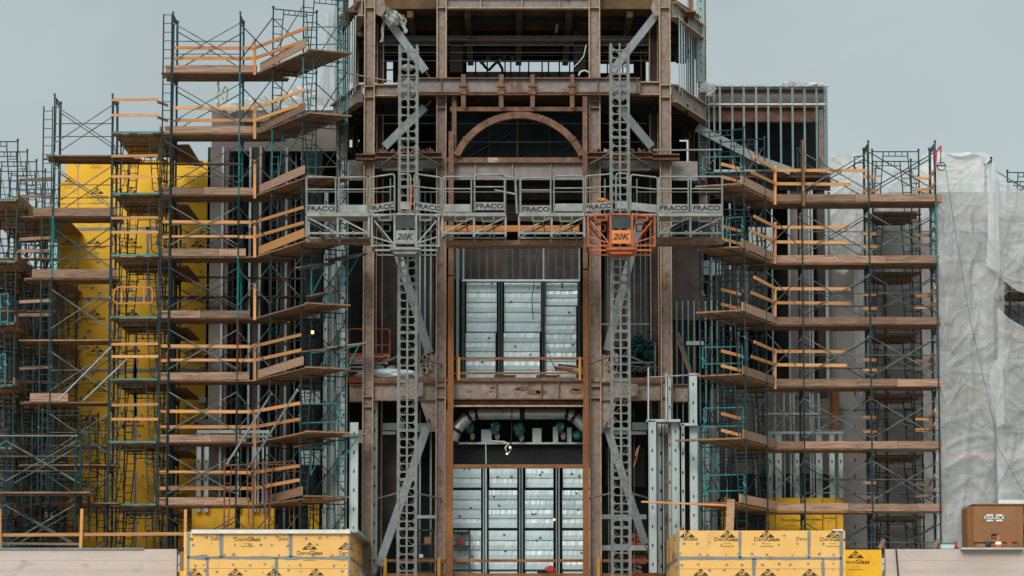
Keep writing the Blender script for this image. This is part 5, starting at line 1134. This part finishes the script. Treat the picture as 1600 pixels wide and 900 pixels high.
# ================================================================== tarps
GT = 'plastic tarps on the right-hand scaffold'
def tarp_poly(name, label, cols, nu, amp, mt, seed, freq=5, skew=.15):
    """cols: list of (px, ytop, ybottom, Y) vertical rulings; smooth interpolation between them"""
    rr = random.Random(seed); ph = [rr.random() * 6.28 for _ in range(10)]; m = M(); n = len(cols) - 1
    def f(u, v):
        s = u * n; i = min(int(s), n - 1); t = s - i; a, b = cols[i], cols[i + 1]; lr = lambda k: a[k] + (b[k] - a[k]) * t
        px = lr(0) + (lr(4) - lr(0)) * v if len(a) > 4 else lr(0)
        p = W(px, lr(1) + (lr(2) - lr(1)) * v, lr(3)); vv = v * (lr(2) - lr(1)) / 500; uu = u * n / 3
        d0 = amp * (.5 * math.sin(freq * .45 * 6.28 * (uu + skew * vv) + ph[0] + 1.5 * math.sin(4 * vv)) * (.4 + v) + .16 * math.sin(freq * 1.3 * 6.28 * (uu - 1.6 * skew * vv) + ph[1] + 2.5 * math.sin(5 * vv + ph[2])) + .5 * math.sin(7 * vv + 4 * uu + ph[3]) + .28 * math.sin(17 * vv - 9 * uu + ph[4] + 2 * math.sin(6 * uu)) + .10 * math.sin(41 * vv + 23 * uu + 3 * math.sin(13 * uu) + ph[5]))
        sx_, tz = p.x, p.z; wq = mnoise.noise(Vector((sx_ * .8, tz * .6, seed))) 
        hang = ztop - tz; s0 = xmid + .5 * math.sin(tz * .7 + ph[0])
        swag = math.sin(3.6 * hang - 1.5 * abs(sx_ - s0) ** 1.6 + 3.0 * wq + ph[1]); swag = (1 - abs(swag)) ** 2 * 1.5 - .5
        dg = 1 - abs(math.sin(1.9 * sx_ + 1.1 * tz + 2.6 * wq + ph[2])); dg = dg ** 3
        dv = 1 - abs(math.sin(2.6 * sx_ - .12 * tz + 2.2 * wq + ph[3])); dv = dv ** 3
        fine = mnoise.noise(Vector((sx_ * 3.1, tz * 3.4, seed + 4))) + .6 * mnoise.noise(Vector((sx_ * 7, tz * 6.5, seed + 9)))
        wl = min(1, hang / 6.0)
        fold = 0
        for (tx, tt, kk, ln) in ties:
            dx_, dz_ = sx_ - tx, tz - tt; rr_ = math.hypot(dx_, dz_); an = math.atan2(dz_, dx_)
            fold += (1 - abs(math.sin(kk * an + 1.3 * mnoise.noise(Vector((an * 2, rr_ * .25, seed)))))) ** 4 * math.exp(-rr_ / ln) * min(1, rr_ * 1.2)
        msk = .5 + .9 * mnoise.noise(Vector((sx_ * .5, tz * .35, seed + 20)))
        d = amp * (1.0 * wq + .3 * swag * wl * max(0, msk) + .6 * fold + .30 * dg * max(0, msk) + .8 * dv * max(0, 1.1 - msk) + .10 * fine)
        return p + Vector((amp * .1 * math.sin(13 * vv + ph[6]), -d, 0))
    rt = random.Random(seed + 50); xs_ = [W(c[0], 500, 0).x for c in cols]; ties = []
    zt_0 = max(W(c[0], c[1], 0).z for c in cols); zb_0 = min(W(c[0], c[2], 0).z for c in cols)
    for q_ in range(max(3, int((zt_0 - zb_0) / 1.3))): ties.append((rt.choice((xs_[0], xs_[-1], rt.uniform(xs_[0], xs_[-1]))), rt.uniform(zb_0, zt_0), rt.uniform(4, 8), rt.uniform(.8, 2.2)))
    xmid = sum(W(c[0], 500, 0).x for c in cols) / len(cols); ztop = max(W(c[0], c[1], 0).z for c in cols)
    m.grid(f, nu, int(nu * 2.4)); return tag(m.build(name, mt, smooth=True), label, 'tarp', GT)
tarp_poly('plastic_tarp', 'large milky plastic tarp right of the right run, reaching down behind the job box', [(1463, 262, 857, .2), (1478, 270, 857, -.1), (1500, 268, 857, 0), (1520, 262, 857, .1), (1553, 254, 857, -.1), (1560, 268, 857, .1), (1568, 420, 857, .2)], 90, .15, 'tarp', 3, 4)
tarp_poly('plastic_tarp', 'milky plastic tarp stretched down to the far right edge from the pole top', [(1555, 270, 425, .1), (1570, 282, 440, .0), (1590, 296, 455, 0), (1640, 320, 470, .1)], 46, .14, 'tarp', 5, 3, .4)
tarp_poly('plastic_tarp', 'lower right milky tarp hanging from a slanting edge at the far right', [(1558, 480, 782, 0), (1572, 494, 782, -.1), (1600, 512, 782, 0), (1640, 530, 782, .1)], 50, .17, 'tarp', 8, 4, .5)
tarp_poly('plastic_tarp', 'loose pale tarp flap hanging beside the pole in the middle of the tarps', [(1548, 262, 415, -.5, 1540), (1553, 255, 422, -.6, 1552), (1559, 275, 425, -.5, 1562)], 24, .10, 'tarp', 10, 3)
tarp_poly('plastic_tarp', 'torn twisted tarp flap at the lower middle of the tarps', [(1545, 590, 640, -.3, 1552), (1555, 560, 668, -.45, 1558), (1566, 575, 662, -.3, 1570)], 22, .10, 'tarp', 12, 2, .6)
tarp_poly('plastic_tarp', 'white tarp over the top of the grey block, right of the right run', [(1436, 262, 300, 3.5), (1470, 240, 298, 3.6), (1516, 237, 300, 3.8), (1540, 246, 300, 3.8), (1556, 256, 300, 3.6)], 40, .16, 'tarpw', 14, 3)
m = M(); m.grid(lambda u, v: W(1440 + u * 110 , 242 - 4 * math.sin(u * 3.1) + 3 * u, 3.6 + v * 6) + Vector((0, 0, -.2 * v + .1 * math.sin(9 * u))), 20, 6); tag(m.build('plastic_tarp', 'tarpw', smooth=True), 'tarp roof sheet lying back over the grey block behind the right scaffold', 'tarp', GT)
tarp_poly('plastic_tarp', 'white wrap on the grey block corner behind the right run, left bay', [(1297, 243, 420, 3.2), (1318, 237, 430, 3.3), (1348, 242, 400, 3.4), (1364, 250, 400, 3.5)], 40, .18, 'tarpw', 16, 3)
tarp_poly('plastic_tarp', 'grey wrap draped down behind the middle posts of the right run', [(1335, 380, 600, 3.6), (1345, 372, 620, 3.3), (1356, 372, 600, 3.4)], 20, .16, 'tarp', 18, 2)
tarp_poly('plastic_tarp', 'grey plastic drape high behind the face-on frames of the right run', [(1364, 256, 330, 4.2), (1400, 262, 345, 4.3), (1440, 262, 340, 4.2), (1462, 262, 330, 4.2)], 36, .2, 'tarp', 20, 2)
tarp_poly('plastic_tarp', 'slanting plastic drape at mid height behind the face-on frames', [(1372, 355, 380, 4.6), (1392, 360, 470, 4.4), (1420, 350, 390, 4.6), (1430, 355, 370, 4.6)], 24, .2, 'tarp', 21, 2)
tarp_poly('plastic_tarp', 'pale narrow plastic strip running down at the right end of the right run', [(1440, 325, 855, 3.4), (1452, 325, 857, 3.2), (1464, 325, 857, 3.4)], 26, .16, 'tarpw', 23, 2)
M2 = M().pp(1560, 781, 1640, 787, -.2, .05); tag(M2.build('white_batten', 'white'), 'white horizontal batten at the foot of the far right tarp', 'batten')
m = M(); m.path([W(x, y, -.9) for x, y in ((1478, 265), (1486, 320), (1500, 405), (1516, 500), (1532, 570), (1548, 640), (1560, 700), (1600, 770))], .010); tag(m.build('green_rope', 'teal'), 'teal rope falling diagonally across the milky tarps', 'rope')
# white wraps elsewhere
cloth('plastic_wrap', 'white plastic bunched over the left wing parapet', 'plastic sheet', ((340, 160), (392, 152), (388, 172), (345, 176)), 3.9, 24, 10, .25, 'tarpw', 2, 31, grp='white plastic wraps')
cloth('plastic_wrap', 'white plastic sheet blown along the left wing parapet behind the angled bay', 'plastic sheet', ((392, 160), (470, 130), (512, 158), (440, 180)), 3.9, 34, 12, .3, 'tarpw', 3, 33, grp='white plastic wraps')
cloth('plastic_wrap', 'tall translucent plastic sheet hanging left of the tower top corner', 'plastic sheet', ((508, 22), (524, 15), (522, 165), (496, 165)), 3.2, 18, 30, .2, 'tarp', 2, 35, grp='white plastic wraps')
cloth('plastic_wrap', 'plastic sheet draped at the junction of the tower and right stud screen', 'plastic sheet', ((1094, 128), (1120, 132), (1112, 150), (1092, 142)), 2.8, 18, 12, .25, 'tarpw', 2, 37, grp='white plastic wraps')
cloth('plastic_wrap', 'thin plastic fringe along the top of the right stud screen', 'plastic sheet', ((1222, 127), (1285, 128), (1285, 134), (1222, 134)), 3.5, 24, 6, .15, 'tarpw', 3, 38, grp='white plastic wraps')
cloth('plastic_wrap', 'small plastic rag on a bent rod above the left wing parapet', 'plastic sheet', ((337, 134), (345, 130), (350, 158), (340, 160)), 3.9, 8, 10, .15, 'tarpw', 1, 39, grp='white plastic wraps')
m = M(); m.tube(W(341, 128, 4), W(341, 165, 4), .04); m.path([W(x, y, 4) for x, y in ((350, 160), (347, 145), (352, 135), (356, 140), (354, 158))], .02); tag(m.build('bent_rod', 'mastm'), 'bent rod standing on the left wing parapet', 'rod')
t = thing('pulley_arm', 'red pulley arm with hook clamped to the right end post of the right run', 'pulley', W(1462, 262, -.2))
m = M(); m.beam(W(1462, 262, -.2), W(1463, 235, -.2), .05, .07, up=(0, 1, 0)).beam(W(1460, 242, -.2), W(1470, 228, -.2), .05, .06).beam(W(1470, 228, -.2), W(1470, 238, -.2), .05, .06, up=(0, 1, 0)); m.build('arm', 'red', t)
m = M(); m.path([W(1470, 236, -.2), W(1470, 258, -.2)], .015); m.beam(W(1462, 259, -.2), W(1478, 259, -.2), .03, .04)
for k in range(16): a, b = k * .3927, (k + 1) * .3927; c = W(1471, 260, -.2); m.tube(c + Vector((math.cos(a) * .13, 0, math.sin(a) * .13)), c + Vector((math.cos(b) * .13, 0, math.sin(b) * .13)), .015, 4)
m.build('wheel', 'pole', t)
# ================================================================== job box and cones
YJ = -2.6; J = thing('job_box', 'large brown steel job site box with white logo on the right parapet', 'tool chest', W(1550, 857, YJ))
a, b = X(1518, YJ), X(1592, YJ); zb_ = Z(858, YJ); zt_ = Z(789, YJ)
M().add([(a, YJ, zb_), (b, YJ, zb_), (b, YJ + 1.2, zb_), (a - .15, YJ + 1.5, zb_), (a, YJ, zt_), (b, YJ, zt_), (b, YJ + 1.2, zt_), (a - .15, YJ + 1.5, zt_)], [(0,3,2,1),(4,5,6,7),(0,1,5,4),(1,2,6,5),(2,3,7,6),(3,0,4,7)]).build('body', 'jobbox', J)
l = X(1507, YJ); M().add([(l, YJ + .25, zb_), (a, YJ + .01, zb_), (a - .14, YJ + 1.5, zb_), (l, YJ + 1.5, zb_), (l, YJ + .25, zt_ - .08), (a, YJ + .01, zt_ - .01), (a - .14, YJ + 1.5, zt_ - .01), (l, YJ + 1.5, zt_ - .08)], [(0,3,2,1),(4,5,6,7),(0,1,5,4),(1,2,6,5),(2,3,7,6),(3,0,4,7)]).build('side_bay', 'jobbox', J)
JL = M().pp(1521, 792, 1589, 847, YJ - .03, .03).build('lid', 'jobbox', J); M().pp(1520, 847.4, 1590, 848.4, YJ - .02, .02).build('seam', 'hole', J)
M().box(a - .05, b + .03, YJ - .05, YJ + 1.2, zt_, zt_ + .035).build('top_edge', 'rust', J); M().pp(1549, 834, 1562, 841, YJ - .045, .02).build('lock_recess', 'hole', JL); M().pp(1550, 838, 1561, 840, YJ - .055, .02).build('lock_handle', 'jobbox', JL)
m = M(); c = W(1554, 809, YJ - .05)
for s in (-1, 1): m.add([c + Vector((s * .26, 0, -.11)), c + Vector((s * .05, 0, -.11)), c + Vector((s * .01, 0, 0)), c + Vector((s * .05, 0, .11)), c + Vector((s * .26, 0, .11)), c + Vector((s * .22, 0, 0))], [(0, 1, 2, 3, 4, 5) if s < 0 else (5, 4, 3, 2, 1, 0)])
m.build('logo_plate', 'white', JL)
m = M(); m.add([c + Vector((-.33, -.003, -.058)), c + Vector((.33, -.003, -.058)), c + Vector((.33, -.003, .058)), c + Vector((-.33, -.003, .058))], [(0, 1, 2, 3)]); m.build('logo_band', 'black', JL)
m = M(); put_text(m, 'KNAACK', c + Vector((0, -.008, 0)), .15, .025, 1.05); m.build('lettering', 'white', JL)
m = M(); put_text(m, 'MOD. 4830', W(1533, 852.5, YJ - .01), .07, .01, .9) if False else m.pp(1528, 851, 1539, 853.5, YJ - .012, .005); m.build('worn_label', 'pine', J)
c = W(1560, 857, -3.2); t = thing('traffic_cone', 'orange traffic cone with a white band before the job box', 'cone', c); m = M(); n = 16
prof = [(.19, 0), (.19, .03), (.13, .035), (.04, .42), (.03, .43), (0, .43)]
m.grid(lambda u, v: c + Vector((math.cos(u * 6.2832), math.sin(u * 6.2832), 0)) * prof[round(v * 5)][0] + Vector((0, 0, prof[round(v * 5)][1])), 16, 5); m.build('cone_body', 'org', t)
m = M(); m.grid(lambda u, v: c + Vector((math.cos(u * 6.2832), math.sin(u * 6.2832), 0)) * (.112 - v * .028) + Vector((0, 0, .12 + v * .11)), 16, 1); m.build('band', 'white', t)
for i, (pts) in enumerate((((1551, 852), (1559, 846), (1557, 857), (1550, 856)), ((1562, 846), (1570, 855), (1565, 857), (1562, 856)), ((1571, 843), (1582, 843), (1578, 857)))):
    m = M(); m.prism([W(x, y, -3.0) for x, y in pts], (0, .015, 0)); tag(m.build('warning_flag', 'org'), ('orange flag left of the cone', 'orange flag right of the cone', 'orange triangle pennant right of the cone before the job box')[i], 'flag', 'orange flags')
cord('orange flag line running off right from the job box', [(1582, 844), (1588, 843), (1600, 841)], -2.9, 'org', .015, 'rope')
crumple('dark_glove', 'dark glove or tool standing against the job box left of the cone', 'glove', 1544, 849, YJ - .1, .07, .15, 'glassd', 101)
c = W(1484, 856, -2.4); m = M(); m.box(c.x - .28, c.x + .22, c.y, c.y + .5, c.z - .02, c.z + .12); tag(m.build('pale_tray', 'foil'), 'pale tray left of the job box on the parapet', 'tray'); m = M(); m.box(c.x - .3, c.x + .24, c.y - .02, c.y + .52, c.z + .12, c.z + .15); tag(m.build('tray_lid', 'teal'), 'teal lid on the pale tray left of the job box', 'lid')
m = M(); m.tube(W(1494, 857, -2.7), W(1493, 846, -2.7), .035, 8); m.tube(W(1494, 857, -2.7), W(1494, 854, -2.7), .07, 8); tag(m.build('red_jack', 'red'), 'small red stand at the tray left of the job box', 'stand')
for i, (x, y) in enumerate(((1378, 850), (1463, 850))):
    m = M(); m.beam(W(x - 4, 857, -2.4), W(x + 3, 843, -2.4), .1, .12); m.beam(W(x + 3, 857, -2.3), W(x + 1, 844, -2.3), .1, .1); tag(m.build('timber_scrap', 'toe'), ('timber offcuts on the roof at the middle post of the right run', 'timber offcuts on the roof at the end post of the right run')[i], 'offcut', 'timber offcuts')
